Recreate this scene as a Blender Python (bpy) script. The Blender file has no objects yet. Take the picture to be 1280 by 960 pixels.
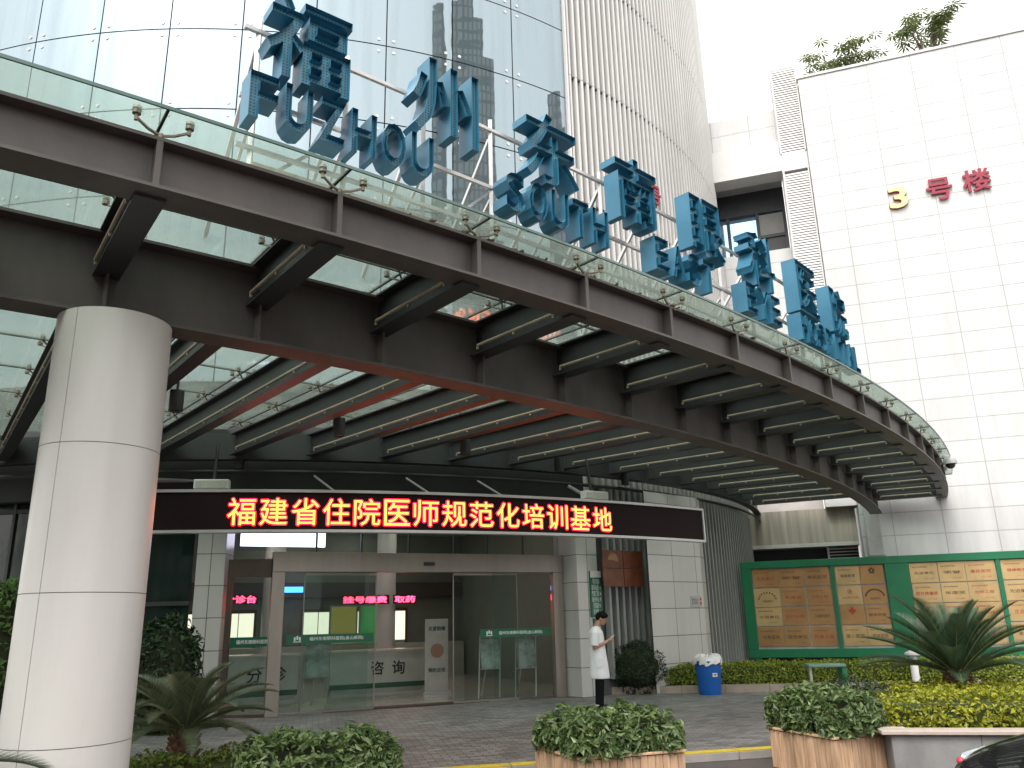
import bpy, bmesh, math, random
import numpy as np
from mathutils import Vector, Matrix
random.seed(7); rng = np.random.default_rng(7)
PI = math.pi
S = bpy.context.scene
COL = S.collection
# ------------------------------------------------------------------ camera
cam = bpy.data.cameras.new('camera'); camo = bpy.data.objects.new('camera', cam); COL.objects.link(camo)
EYE = 1.7; PITCH = math.radians(16.172); ROLL = math.radians(1.372)
fw = Vector((0, math.cos(PITCH), math.sin(PITCH))); up = Vector((0, -math.sin(PITCH), math.cos(PITCH))); rt = Vector((1, 0, 0))
cR = math.cos(ROLL)*rt - math.sin(ROLL)*up; cU = math.cos(ROLL)*up + math.sin(ROLL)*rt
M = Matrix((cR, cU, -fw)).transposed().to_4x4(); M.translation = (0, 0, EYE)
camo.matrix_world = M
cam.sensor_fit = 'HORIZONTAL'; cam.sensor_width = 36; cam.lens = 36*1013.6/1280
cam.clip_start = 0.1; cam.clip_end = 2000
S.camera = camo
# ------------------------------------------------------------------ world, sun, exposure (overcast)
W = bpy.data.worlds.new('World'); S.world = W; W.use_nodes = True
nt = W.node_tree; nt.nodes.clear()
SUN_EL, SUN_AZ = math.radians(52), math.radians(205)
sky = nt.nodes.new('ShaderNodeTexSky'); sky.sky_type = 'NISHITA'; sky.sun_disc = False
sky.sun_elevation = SUN_EL; sky.sun_rotation = SUN_AZ; sky.dust_density = 4.0; sky.air_density = 1.0; sky.ozone_density = 1.0
hs = nt.nodes.new('ShaderNodeHueSaturation'); hs.inputs['Saturation'].default_value = 0.16; hs.inputs['Value'].default_value = 1.0
mixc = nt.nodes.new('ShaderNodeMix'); mixc.data_type = 'RGBA'; mixc.inputs[0].default_value = 0.55
mixc.inputs[7].default_value = (9.2, 8.95, 8.7, 1)          # even cloud cover over the clear sky
bg = nt.nodes.new('ShaderNodeBackground'); bg.inputs['Strength'].default_value = 0.12
out = nt.nodes.new('ShaderNodeOutputWorld')
nt.links.new(sky.outputs[0], hs.inputs['Color']); nt.links.new(hs.outputs[0], mixc.inputs[6])
nt.links.new(mixc.outputs[2], bg.inputs['Color']); nt.links.new(bg.outputs[0], out.inputs[0])
sun = bpy.data.lights.new('sun', 'SUN'); sun.energy = 0.8; sun.angle = math.radians(25); sun.color = (1, 0.97, 0.92)
suno = bpy.data.objects.new('sun', sun); COL.objects.link(suno)
sd = Vector((math.sin(SUN_AZ)*math.cos(SUN_EL), math.cos(SUN_AZ)*math.cos(SUN_EL), math.sin(SUN_EL)))
suno.rotation_euler = sd.to_track_quat('Z', 'Y').to_euler(); suno.location = (0, -20, 60)
S.view_settings.view_transform = 'Standard'; S.view_settings.look = 'None'
S.view_settings.exposure = 1.35; S.view_settings.gamma = 1
S.cycles.max_bounces = 10; S.cycles.transparent_max_bounces = 24; S.cycles.transmission_bounces = 6
S.cycles.caustics_reflective = False; S.cycles.caustics_refractive = False
S.cycles.sample_clamp_indirect = 4

# ------------------------------------------------------------------ materials
def nmat(name):
    m = bpy.data.materials.new(name); m.use_nodes = True
    n = m.node_tree.nodes; l = m.node_tree.links
    return m, n, l, n['Principled BSDF']
def mat(name, col, rough=0.6, metal=0.0, var=0.12, scale=3.0, bump=0.0, bscale=40.0, stretch=None, spec=0.5, island=0.0):
    """principled surface whose colour wanders a little (dust, wear) with optional fine bump"""
    m, n, l, b = nmat(name)
    tc = n.new('ShaderNodeTexCoord'); mp = n.new('ShaderNodeMapping')
    if stretch: mp.inputs['Scale'].default_value = stretch
    l.new(tc.outputs['Object'], mp.inputs['Vector'])
    nz = n.new('ShaderNodeTexNoise'); nz.inputs['Scale'].default_value = scale; nz.inputs['Detail'].default_value = 6; nz.inputs['Roughness'].default_value = 0.6
    l.new(mp.outputs[0], nz.inputs['Vector'])
    rp = n.new('ShaderNodeMapRange'); rp.inputs[1].default_value = 0.25; rp.inputs[2].default_value = 0.75
    rp.inputs[3].default_value = 1-var; rp.inputs[4].default_value = 1+var
    l.new(nz.outputs['Fac'], rp.inputs[0])
    val = rp.outputs[0]
    if island:
        g = n.new('ShaderNodeNewGeometry'); r2 = n.new('ShaderNodeMapRange')
        r2.inputs[3].default_value = 1-island; r2.inputs[4].default_value = 1+island
        l.new(g.outputs['Random Per Island'], r2.inputs[0])
        mm = n.new('ShaderNodeMath'); mm.operation = 'MULTIPLY'; l.new(val, mm.inputs[0]); l.new(r2.outputs[0], mm.inputs[1]); val = mm.outputs[0]
    vm = n.new('ShaderNodeVectorMath'); vm.operation = 'SCALE'; vm.inputs[0].default_value = col[:3]
    l.new(val, vm.inputs['Scale']); l.new(vm.outputs[0], b.inputs['Base Color'])
    b.inputs['Roughness'].default_value = rough; b.inputs['Metallic'].default_value = metal
    b.inputs['Specular IOR Level'].default_value = spec
    if bump:
        n2 = n.new('ShaderNodeTexNoise'); n2.inputs['Scale'].default_value = bscale; n2.inputs['Detail'].default_value = 4
        l.new(tc.outputs['Object'], n2.inputs['Vector'])
        bp = n.new('ShaderNodeBump'); bp.inputs['Strength'].default_value = bump; bp.inputs['Distance'].default_value = 0.02
        l.new(n2.outputs['Fac'], bp.inputs['Height']); l.new(bp.outputs[0], b.inputs['Normal'])
    return m
def leafmat(name, c1, c2, rough=0.45):
    m, n, l, b = nmat(name)
    g = n.new('ShaderNodeNewGeometry'); cr = n.new('ShaderNodeValToRGB')
    cr.color_ramp.elements[0].color = (*c1, 1); cr.color_ramp.elements[1].color = (*c2, 1)
    l.new(g.outputs['Random Per Island'], cr.inputs[0]); l.new(cr.outputs[0], b.inputs['Base Color'])
    b.inputs['Roughness'].default_value = rough
    tr = n.new('ShaderNodeBsdfTranslucent'); l.new(cr.outputs[0], tr.inputs[0])
    mx = n.new('ShaderNodeMixShader'); mx.inputs[0].default_value = 0.28
    l.new(b.outputs[0], mx.inputs[1]); l.new(tr.outputs[0], mx.inputs[2]); l.new(mx.outputs[0], n['Material Output'].inputs[0])
    return m
def emit(name, col, st):
    m, n, l, b = nmat(name)
    b.inputs['Base Color'].default_value = (*[c*0.2 for c in col], 1)
    b.inputs['Emission Color'].default_value = (*col, 1); b.inputs['Emission Strength'].default_value = st
    return m
def glassmat(name, tint, refl_rough=0.02, dirt=0.15, dirtcol=(.6, .62, .56), scale=2.0, refl=1.0):
    """thin glass sheet: see-through with tint, fresnel reflection and a veil of dirt"""
    m, n, l, b = nmat(name)
    n.remove(b)
    tr = n.new('ShaderNodeBsdfTransparent'); tr.inputs[0].default_value = (*tint, 1)
    gl = n.new('ShaderNodeBsdfGlossy'); gl.inputs['Roughness'].default_value = refl_rough
    df = n.new('ShaderNodeBsdfDiffuse'); df.inputs[0].default_value = (*dirtcol, 1)
    tl = n.new('ShaderNodeBsdfTranslucent'); tl.inputs[0].default_value = (*dirtcol, 1)
    add = n.new('ShaderNodeMixShader'); add.inputs[0].default_value = 0.5; l.new(df.outputs[0], add.inputs[1]); l.new(tl.outputs[0], add.inputs[2])
    tc = n.new('ShaderNodeTexCoord'); nz = n.new('ShaderNodeTexNoise'); nz.inputs['Scale'].default_value = scale; nz.inputs['Detail'].default_value = 8; nz.inputs['Roughness'].default_value = 0.65
    l.new(tc.outputs['Object'], nz.inputs['Vector'])
    rp = n.new('ShaderNodeMapRange'); rp.inputs[1].default_value = .3; rp.inputs[2].default_value = .8; rp.inputs[3].default_value = dirt*0.4; rp.inputs[4].default_value = dirt*1.7
    l.new(nz.outputs['Fac'], rp.inputs[0])
    m1 = n.new('ShaderNodeMixShader'); l.new(rp.outputs[0], m1.inputs[0]); l.new(tr.outputs[0], m1.inputs[1]); l.new(add.outputs[0], m1.inputs[2])
    lw2 = n.new('ShaderNodeLayerWeight'); lw2.inputs['Blend'].default_value = 0.12
    mr = n.new('ShaderNodeMath'); mr.operation = 'MULTIPLY'; mr.inputs[1].default_value = refl; mr.use_clamp = True
    l.new(lw2.outputs['Fresnel'], mr.inputs[0])
    m2 = n.new('ShaderNodeMixShader'); l.new(mr.outputs[0], m2.inputs[0]); l.new(m1.outputs[0], m2.inputs[1]); l.new(gl.outputs[0], m2.inputs[2])
    l.new(m2.outputs[0], n['Material Output'].inputs[0])
    return m
def tilemat(name, col, mortar, w, h, mort=0.012, rough=0.35, var=0.03, offset=0.0, dirt=0.15, axes='xz', spec=.5):
    """cladding or paving units with joints; axes picks which object axes run along and up"""
    m, n, l, b = nmat(name)
    tc = n.new('ShaderNodeTexCoord'); sp = n.new('ShaderNodeSeparateXYZ'); cb = n.new('ShaderNodeCombineXYZ')
    l.new(tc.outputs['Object'], sp.inputs[0])
    l.new(sp.outputs['XYZ'.index(axes[0].upper())], cb.inputs[0]); l.new(sp.outputs['XYZ'.index(axes[1].upper())], cb.inputs[1])
    br = n.new('ShaderNodeTexBrick'); br.offset = offset; br.inputs['Scale'].default_value = 1
    br.inputs['Brick Width'].default_value = w; br.inputs['Row Height'].default_value = h; br.inputs['Mortar Size'].default_value = mort
    br.inputs['Mortar Smooth'].default_value = 0.1
    br.inputs['Color1'].default_value = (*[c*(1-var) for c in col], 1); br.inputs['Color2'].default_value = (*[min(1, c*(1+var)) for c in col], 1); br.inputs['Mortar'].default_value = (*mortar, 1)
    l.new(cb.outputs[0], br.inputs['Vector'])
    mp = n.new('ShaderNodeMapping'); mp.inputs['Scale'].default_value = (1.6, 1.6, .22) if axes == 'xz' else (1, 1, 1)
    l.new(tc.outputs['Object'], mp.inputs['Vector'])
    nz = n.new('ShaderNodeTexNoise'); nz.inputs['Scale'].default_value = .9; nz.inputs['Detail'].default_value = 8; nz.inputs['Roughness'].default_value = .65; l.new(mp.outputs[0], nz.inputs['Vector'])
    rp = n.new('ShaderNodeMapRange'); rp.inputs[1].default_value = .4; rp.inputs[2].default_value = .75; rp.inputs[3].default_value = 1; rp.inputs[4].default_value = 1-dirt
    l.new(nz.outputs['Fac'], rp.inputs[0])
    vm = n.new('ShaderNodeVectorMath'); vm.operation = 'SCALE'; l.new(br.outputs['Color'], vm.inputs[0]); l.new(rp.outputs[0], vm.inputs['Scale']); l.new(vm.outputs[0], b.inputs['Base Color'])
    b.inputs['Roughness'].default_value = rough; b.inputs['Specular IOR Level'].default_value = spec
    bp = n.new('ShaderNodeBump'); bp.inputs['Strength'].default_value = .5; bp.inputs['Distance'].default_value = .01; bp.invert = True
    l.new(br.outputs['Fac'], bp.inputs['Height']); l.new(bp.outputs[0], b.inputs['Normal'])
    return m

STEEL = mat('dark_painted_steel', (.088, .075, .069), .5, .0, .28, 2.2, .12, 9, (1, 1, .5))
STEELG = mat('dark_grey_painted_steel', (.030, .032, .033), .5, .0, .16, 1.2, .12, 9)
TUBE = mat('dusty_beige_tube', (.36, .30, .22), .5, .0, .25, 5)
GALV = mat('galvanised_steel', (.62, .60, .58), .4, .5, .15, 6)
RUST = mat('weathered_stainless', (.30, .25, .20), .42, .6, .35, 14)
BLUE = mat('blue_painted_metal', (.030, .165, .262), .42, .0, .16, 2.5, .05, 12)
GLASSC = glassmat('canopy_glass', (.78, .85, .81), .03, .22, (.66, .72, .66), 1.4, .5)
GLASSD = glassmat('door_glass', (.88, .935, .915), .015, .02, (.4, .45, .42), 3, 1.3)
SEAL = mat('dark_silicone', (.03, .032, .03), .7)
WHITEP = mat('white_painted_panel', (.63, .605, .575), .34, .0, .06, 1.2, stretch=(2.5, 2.5, .35))
CORE = mat('dark_joint_backing', (.16, .15, .14), .8)
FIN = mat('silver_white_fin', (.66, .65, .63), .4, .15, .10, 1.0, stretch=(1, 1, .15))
FING = mat('grey_fin_backing', (.40, .39, .37), .6, 0, .1, 1)  # plain mid grey for the sheet behind the upper fins
ALU = mat('brushed_aluminium', (.58, .57, .55), .38, .4, .06, 4)
BRONZE = mat('brushed_bronze_steel', (.30, .265, .23), .36, .55, .12, 3, stretch=(1, 1, .2))
DARKM = mat('dark_metal', (.06, .06, .06), .45, .3)
BLACKP = mat('black_plastic', (.02, .02, .022), .4)
WHITEPL = mat('white_plastic', (.72, .71, .68), .4, 0, .04)
GREENP = mat('green_painted_metal', (.008, .16, .068), .4, 0, .10, 3)
GREENS = mat('green_sign', (.006, .12, .060), .4, 0, .05)
WHITEINK = mat('white_ink', (.8, .8, .78), .5, 0, .02)
BRASS1 = mat('pale_brass', (.60, .42, .20), .34, .45, .22, 1.6)
BRASS2 = mat('deep_brass', (.46, .26, .11), .34, .45, .22, 1.6)
REDINK = mat('red_ink', (.42, .035, .02), .5)
DARKINK = mat('dark_ink', (.10, .055, .02), .5)
SOIL = mat('dark_soil', (.045, .032, .022), .95, 0, .3, 12, .6, 30)
WOODP = None
RED = mat('crimson_letter', (.30, .014, .04), .4, 0, .06)
GOLD = mat('gold_letter', (.85, .66, .28), .35, .2, .08)

def wood_mat():
    m, n, l, b = nmat('slatted_timber')
    tc = n.new('ShaderNodeTexCoord'); mp = n.new('ShaderNodeMapping'); mp.inputs['Scale'].default_value = (14, 14, 1.1)
    l.new(tc.outputs['Object'], mp.inputs['Vector'])
    nz = n.new('ShaderNodeTexNoise'); nz.inputs['Scale'].default_value = 3; nz.inputs['Detail'].default_value = 7; l.new(mp.outputs[0], nz.inputs['Vector'])
    cr = n.new('ShaderNodeValToRGB'); cr.color_ramp.elements[0].position = .3; cr.color_ramp.elements[1].position = .72
    cr.color_ramp.elements[0].color = (.40, .235, .135, 1); cr.color_ramp.elements[1].color = (.66, .45, .29, 1)
    l.new(nz.outputs['Fac'], cr.inputs[0])
    g = n.new('ShaderNodeNewGeometry'); r2 = n.new('ShaderNodeMapRange'); r2.inputs[3].default_value = .74; r2.inputs[4].default_value = 1.16
    l.new(g.outputs['Random Per Island'], r2.inputs[0])
    vm = n.new('ShaderNodeVectorMath'); vm.operation = 'SCALE'; l.new(cr.outputs[0], vm.inputs[0]); l.new(r2.outputs[0], vm.inputs['Scale'])
    l.new(vm.outputs[0], b.inputs['Base Color']); b.inputs['Roughness'].default_value = .6
    return m
WOODP = wood_mat()
def tower_glass():
    """coated curtain wall glass: strong sky reflection, each pane a touch out of true"""
    m, n, l, b = nmat('reflective_curtain_glass'); n.remove(b)
    gl = n.new('ShaderNodeBsdfGlossy'); gl.inputs['Roughness'].default_value = .012; gl.inputs[0].default_value = (.39, .465, .51, 1)
    df = n.new('ShaderNodeBsdfDiffuse'); df.inputs[0].default_value = (.16, .21, .22, 1)
    tc = n.new('ShaderNodeTexCoord'); mp = n.new('ShaderNodeMapping'); mp.inputs['Scale'].default_value = (.35, .35, .9); l.new(tc.outputs['Object'], mp.inputs['Vector'])
    nz = n.new('ShaderNodeTexNoise'); nz.inputs['Scale'].default_value = 1.0; nz.inputs['Detail'].default_value = 2; l.new(mp.outputs[0], nz.inputs['Vector'])
    g = n.new('ShaderNodeNewGeometry')
    mm = n.new('ShaderNodeMath'); mm.operation = 'MULTIPLY_ADD'; mm.inputs[1].default_value = .35; l.new(g.outputs['Random Per Island'], mm.inputs[0]); l.new(nz.outputs['Fac'], mm.inputs[2])
    bp = n.new('ShaderNodeBump'); bp.inputs['Strength'].default_value = .05; bp.inputs['Distance'].default_value = .08; l.new(nz.outputs['Fac'], bp.inputs['Height'])
    l.new(bp.outputs[0], gl.inputs['Normal'])
    lw = n.new('ShaderNodeLayerWeight'); lw.inputs['Blend'].default_value = .35
    rp = n.new('ShaderNodeMapRange'); rp.inputs[3].default_value = .60; rp.inputs[4].default_value = 1.0; l.new(lw.outputs['Fresnel'], rp.inputs[0])
    # faint streaks of rain dirt
    mp2 = n.new('ShaderNodeMapping'); mp2.inputs['Scale'].default_value = (2.2, 2.2, .12); l.new(tc.outputs['Object'], mp2.inputs['Vector'])
    n2 = n.new('ShaderNodeTexNoise'); n2.inputs['Scale'].default_value = 1.4; n2.inputs['Detail'].default_value = 5; l.new(mp2.outputs[0], n2.inputs['Vector'])
    r3 = n.new('ShaderNodeMapRange'); r3.inputs[1].default_value = .45; r3.inputs[2].default_value = .75; r3.inputs[3].default_value = 0; r3.inputs[4].default_value = .16; l.new(n2.outputs['Fac'], r3.inputs[0])
    sb = n.new('ShaderNodeMath'); sb.operation = 'SUBTRACT'; sb.use_clamp = True; l.new(rp.outputs[0], sb.inputs[0]); l.new(r3.outputs[0], sb.inputs[1])
    mx = n.new('ShaderNodeMixShader'); l.new(sb.outputs[0], mx.inputs[0]); l.new(df.outputs[0], mx.inputs[1]); l.new(gl.outputs[0], mx.inputs[2])
    l.new(mx.outputs[0], n['Material Output'].inputs[0])
    return m
TGLASS = tower_glass()
DGLASS = mat('dark_green_glass', (.012, .024, .020), .07, 0, .05, spec=.4)

# ------------------------------------------------------------------ mesh helpers
class MB:
    def __init__(s): s.v = []; s.f = []; s.sm = False
    def add(s, vs, fs):
        k = len(s.v); s.v += [tuple(p) for p in vs]; s.f += [tuple(i+k for i in f) for f in fs]; return s
    def box(s, a, b):
        (x0, y0, z0), (x1, y1, z1) = a, b
        return s.add([(x0,y0,z0),(x1,y0,z0),(x1,y1,z0),(x0,y1,z0),(x0,y0,z1),(x1,y0,z1),(x1,y1,z1),(x0,y1,z1)],
                     [(0,3,2,1),(4,5,6,7),(0,1,5,4),(1,2,6,5),(2,3,7,6),(3,0,4,7)])
    def obox(s, c, ax, ay, az, hx, hy, hz):
        c = Vector(c); ax = Vector(ax).normalized()*hx; ay = Vector(ay).normalized()*hy; az = Vector(az).normalized()*hz
        vs = [c+i*ax+j*ay+k*az for k in (-1, 1) for (i, j) in ((-1,-1),(1,-1),(1,1),(-1,1))]
        return s.add(vs, [(0,3,2,1),(4,5,6,7),(0,1,5,4),(1,2,6,5),(2,3,7,6),(3,0,4,7)])
    def bar(s, p, q, w, h=None, upv=(0, 0, 1)):
        p = Vector(p); q = Vector(q); d = (q-p); L = d.length; d.normalize(); h = h or w
        x = d.cross(Vector(upv));
        if x.length < 1e-4: x = Vector((1, 0, 0))
        x.normalize(); y = x.cross(d)
        return s.obox((p+q)/2, d, x, y, L/2, w/2, h/2)
    def tube(s, p, q, r, n=10, r2=None):
        p = Vector(p); q = Vector(q); d = (q-p).normalized(); r2 = r if r2 is None else r2
        x = d.orthogonal().normalized(); y = d.cross(x); vs = []
        for (c, rr) in ((p, r), (q, r2)):
            for i in range(n):
                a = 2*PI*i/n; vs.append(c+rr*(math.cos(a)*x+math.sin(a)*y))
        fs = [(i, (i+1) % n, n+(i+1) % n, n+i) for i in range(n)]+[tuple(range(n-1, -1, -1)), tuple(range(n, 2*n))]
        return s.add(vs, fs)
    def path(s, pts, radii, n=8):
        pts = [Vector(p) for p in pts]; k0 = len(s.v); x = None
        for i, p in enumerate(pts):
            d = (pts[min(i+1, len(pts)-1)]-pts[max(i-1, 0)]).normalized()
            x = d.orthogonal().normalized() if x is None else (x-d*x.dot(d)).normalized()
            y = d.cross(x); r = radii[i] if isinstance(radii, (list, tuple)) else radii
            for j in range(n): a = 2*PI*j/n; s.v.append(tuple(p+r*(math.cos(a)*x+math.sin(a)*y)))
        for i in range(len(pts)-1):
            for j in range(n): a = k0+i*n; s.f.append((a+j, a+(j+1) % n, a+n+(j+1) % n, a+n+j))
        s.f.append(tuple(k0+j for j in range(n-1, -1, -1))); s.f.append(tuple(k0+(len(pts)-1)*n+j for j in range(n)))
        return s
    def lathe(s, c, prof, n=32, a0=0, a1=2*PI):
        c = Vector(c); full = abs(a1-a0-2*PI) < 1e-6; m = n if full else n+1; vs = []
        for (r, z) in prof:
            for i in range(m):
                a = a0+(a1-a0)*i/n; vs.append(c+Vector((r*math.cos(a), r*math.sin(a), z)))
        fs = []
        for k in range(len(prof)-1):
            for i in range(n): j = (i+1) % m; fs.append((k*m+i, k*m+j, (k+1)*m+j, (k+1)*m+i))
        if full:
            if prof[0][0] > 1e-5: fs.append(tuple(range(m-1, -1, -1)))
            if prof[-1][0] > 1e-5: fs.append(tuple((len(prof)-1)*m+i for i in range(m)))
        return s.add(vs, fs)
    def arc(s, C, prof, t0, t1, n):
        """sweep a closed (r,z) profile round a vertical axis at C, ends capped"""
        m = len(prof); vs = []
        for i in range(n+1):
            t = t0+(t1-t0)*i/n; c, q = math.cos(t), math.sin(t)
            vs += [(C[0]+r*c, C[1]+r*q, z) for r, z in prof]
        fs = []
        for i in range(n):
            for j in range(m): k = (j+1) % m; fs.append((i*m+j, i*m+k, (i+1)*m+k, (i+1)*m+j))
        fs += [tuple(range(m-1, -1, -1)), tuple(n*m+j for j in range(m))]
        return s.add(vs, fs)
    def ellipsoid(s, c, r, n=16, k=10):
        c = Vector(c); vs = [c+Vector((0, 0, -r[2]))]
        for i in range(1, k):
            b = -PI/2+PI*i/k
            for j in range(n): a = 2*PI*j/n; vs.append(c+Vector((r[0]*math.cos(b)*math.cos(a), r[1]*math.cos(b)*math.sin(a), r[2]*math.sin(b))))
        vs.append(c+Vector((0, 0, r[2]))); fs = [(0, 1+(j+1) % n, 1+j) for j in range(n)]
        for i in range(k-2):
            for j in range(n): a = 1+i*n; fs.append((a+j, a+(j+1) % n, a+n+(j+1) % n, a+n+j))
        T = len(vs)-1; a = 1+(k-2)*n; fs += [(a+j, a+(j+1) % n, T) for j in range(n)]
        return s.add(vs, fs)
LOC = {}
def prop(o, label=None, cat=None, group=None, kind=None):
    if label: o['label'] = label
    if cat: o['category'] = cat
    if group: o['group'] = group
    if kind: o['kind'] = kind
    return o
def thing(name, label, cat, loc, group=None):
    o = bpy.data.objects.new(name, None); COL.objects.link(o); o.location = loc; o.empty_display_size = .2
    LOC[o.name] = Vector(loc); return prop(o, label, cat, group)
def wloc(o): return LOC.get(o.name, Vector((0, 0, 0)))
def obj(name, mb, m, parent=None, smooth=False, loc=None, bevel=0.0, fixn=True, rotz=0.0):
    """link one mesh object; mb holds world coordinates, the origin sits at the parent's base or at loc"""
    L = Vector(loc) if loc is not None else (wloc(parent) if parent else Vector((0, 0, 0)))
    v = np.array(mb.v, dtype=float) - np.array(L)
    if rotz:
        c, s_ = math.cos(-rotz), math.sin(-rotz); v = np.c_[v[:, 0]*c-v[:, 1]*s_, v[:, 0]*s_+v[:, 1]*c, v[:, 2]]
    me = bpy.data.meshes.new(name); me.from_pydata(v.tolist(), [], mb.f)
    for x in (m if isinstance(m, (list, tuple)) else [m]): me.materials.append(x)
    if fixn:
        b = bmesh.new(); b.from_mesh(me); bmesh.ops.recalc_face_normals(b, faces=b.faces)
        if bevel: bmesh.ops.bevel(b, geom=[e for e in b.edges if e.is_manifold and e.calc_face_angle(0) > .6], offset=bevel, segments=1, affect='EDGES', clamp_overlap=True)
        b.to_mesh(me); b.free()
    if smooth:
        me.polygons.foreach_set('use_smooth', [True]*len(me.polygons))
        try: me.set_sharp_from_angle(angle=math.radians(40))
        except Exception: pass
    o = bpy.data.objects.new(name, me); COL.objects.link(o)
    if parent is not None: o.parent = parent; LOC[o.name] = L; o.location = L-wloc(parent)
    else: o.location = L; LOC[o.name] = L
    if rotz: o.rotation_euler.z = rotz
    return o
def remeshed(name, mb, m, parent, voxel, smooth_it=4):
    """union of overlapping closed shapes into one continuous skin"""
    o = obj(name, mb, m, parent, True)
    md = o.modifiers.new('r', 'REMESH'); md.mode = 'VOXEL'; md.voxel_size = voxel; md.use_smooth_shade = True
    ms = o.modifiers.new('s', 'SMOOTH'); ms.iterations = smooth_it; ms.factor = .5
    bpy.context.view_layer.update(); dg = bpy.context.evaluated_depsgraph_get()
    me = bpy.data.meshes.new_from_object(o.evaluated_get(dg)); o.modifiers.clear(); o.data = me
    if not me.materials: me.materials.append(m)
    return o
def text_mb(body, width=None, height=None, extrude=.01, bold=0.0, centre=True, align='CENTER', fit='box', spacing=1.0, line=1.0, solid=False, fill='BOTH'):
    """lettering as a mesh in its own plane (x right, y up, z out), scaled to width/height"""
    multi = bold > 0 and not solid
    cu = bpy.data.curves.new('txt', 'FONT'); cu.body = body; cu.offset = 0 if multi else bold; cu.extrude = 0.5; cu.resolution_u = 3
    cu.align_x = align; cu.space_character = spacing; cu.space_line = line; cu.fill_mode = fill
    o = bpy.data.objects.new('txt', cu); COL.objects.link(o); bpy.context.view_layer.update()
    me = bpy.data.meshes.new_from_object(o.evaluated_get(bpy.context.evaluated_depsgraph_get()))
    bpy.data.objects.remove(o); bpy.data.curves.remove(cu)
    n = len(me.vertices); v = np.empty(n*3); me.vertices.foreach_get('co', v); v = v.reshape(-1, 3)
    f = [tuple(p.vertices) for p in me.polygons]; bpy.data.meshes.remove(me)
    if multi:       # thicken by laying shifted copies, each a hair prouder than the last
        vv, ff = [], []
        for q_, (a_, b_) in enumerate(((0, 0), (1, 0), (-1, 0), (0, 1), (0, -1), (.7, .7), (-.7, -.7), (.7, -.7), (-.7, .7))):
            w_ = v.copy(); w_[:, 0] += a_*bold; w_[:, 1] += b_*bold; w_[:, 2] *= 1+.012*(q_+1) if extrude > .01 else 1+.10*q_
            ff += [tuple(i_+n*q_ for i_ in f_) for f_ in f]; vv.append(w_)
        v = np.concatenate(vv); f = ff
    lo = v[:, :2].min(0); hi = v[:, :2].max(0); sz = hi-lo
    sx = width/sz[0] if width else None; sy = height/sz[1] if height else None
    if fit == 'min' and sx and sy: sx = sy = min(sx, sy)
    sx = sx or sy; sy = sy or sx
    v = v-np.array([(lo[0]+hi[0])/2, (lo[1]+hi[1])/2, 0]); v[:, 0] *= sx; v[:, 1] *= sy; v[:, 2] = v[:, 2]*2*extrude/2
    return v, f
def place_text(mb, vf, c, right, upv, bend=None):
    v, f = vf; c = np.array(c); right = np.array(Vector(right).normalized()); upv = np.array(Vector(upv).normalized()); nrm = np.cross(right, upv)
    P = c+v[:, :1]*right+v[:, 1:2]*upv+v[:, 2:3]*nrm
    mb.add(P.tolist(), f); return mb

# ------------------------------------------------------------------ layout constants (metres, camera eye over the origin)
C0 = np.array([-32.3686, 46.4843]); TH0 = -.9434; DA = .030654            # canopy arc centre, radial beam bearings
CT = np.array([-7.93, 32.70]); RT = 16.603; TA0 = -1.7751; TDA = .1024     # round tower
U3 = np.array([.9472, -.3206]); N3 = np.array([-.3206, -.9472]); P3 = np.array([13.3, 25.05])   # wall of the square block
ROT3 = math.atan2(U3[1], U3[0])
def pc(r, t, z): return (C0[0]+r*math.cos(t), C0[1]+r*math.sin(t), z)
def pt(r, t, z): return (CT[0]+r*math.cos(t), CT[1]+r*math.sin(t), z)
def p3(s, off, z): q = P3+U3*s+N3*off; return (q[0], q[1], z)
def box3(mb, s0, s1, o0, o1, z0, z1):
    c = p3((s0+s1)/2, (o0+o1)/2, (z0+z1)/2)
    return mb.obox(c, (*U3, 0), (*N3, 0), (0, 0, 1), abs(s1-s0)/2, abs(o1-o0)/2, abs(z1-z0)/2)

# ================================================================== GROUND
KD = np.array([math.cos(math.radians(13.4)), math.sin(math.radians(13.4))]); KP = np.array([-.11, 10.65])
def kp(s, o, z): q = KP+KD*s+np.array([-KD[1], KD[0]])*o; return (q[0], q[1], z)
asph = mat('road_surface', (.085, .072, .068), .85, 0, .2, 2.5, .35, 60)
g = MB(); g.add([(-400, -400, -.1), (400, -400, -.1), (400, 400, -.1), (-400, 400, -.1)], [(0, 1, 2, 3)])
prop(obj('road', g, asph), kind='structure')
pave = tilemat('grey_brick_paving', (.215, .207, .20), (.085, .08, .077), .22, .11, .008, .6, .34, .5, .45, 'xy')
g = MB(); A, B, C_, D = kp(-30, .14, 0), kp(30, .14, 0), kp(30, 60, 0), kp(-30, 60, 0)
g.add([A, B, C_, D, *[(x, y, -.099) for x, y, z in (A, B, C_, D)]], [(0, 1, 2, 3), (0, 4, 5, 1), (1, 5, 6, 2), (2, 6, 7, 3), (3, 7, 4, 0)])
prop(obj('plaza_paving', g, pave, rotz=math.radians(13.4)), kind='structure')
ylw = mat('yellow_kerb_paint', (.58, .43, .03), .6, 0, .25, 9)
stone = mat('pale_granite', (.36, .335, .31), .7, 0, .12, 6, .15, 50)
g = MB()
for k in range(-30, 30): g.obox(kp(k+.5, .07, -.05), (*KD, 0), (-KD[1], KD[0], 0), (0, 0, 1), .495, .068, .052)
prop(obj('kerb', g, stone, bevel=.008), kind='structure')
g = MB()
for k in range(-30, 30):
    if k in (1,): continue
    g.obox(kp(k+.5, .105, .006), (*KD, 0), (-KD[1], KD[0], 0), (0, 0, 1), .49, .10, .003)
prop(obj('kerb_paint', g, ylw), kind='structure')

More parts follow.
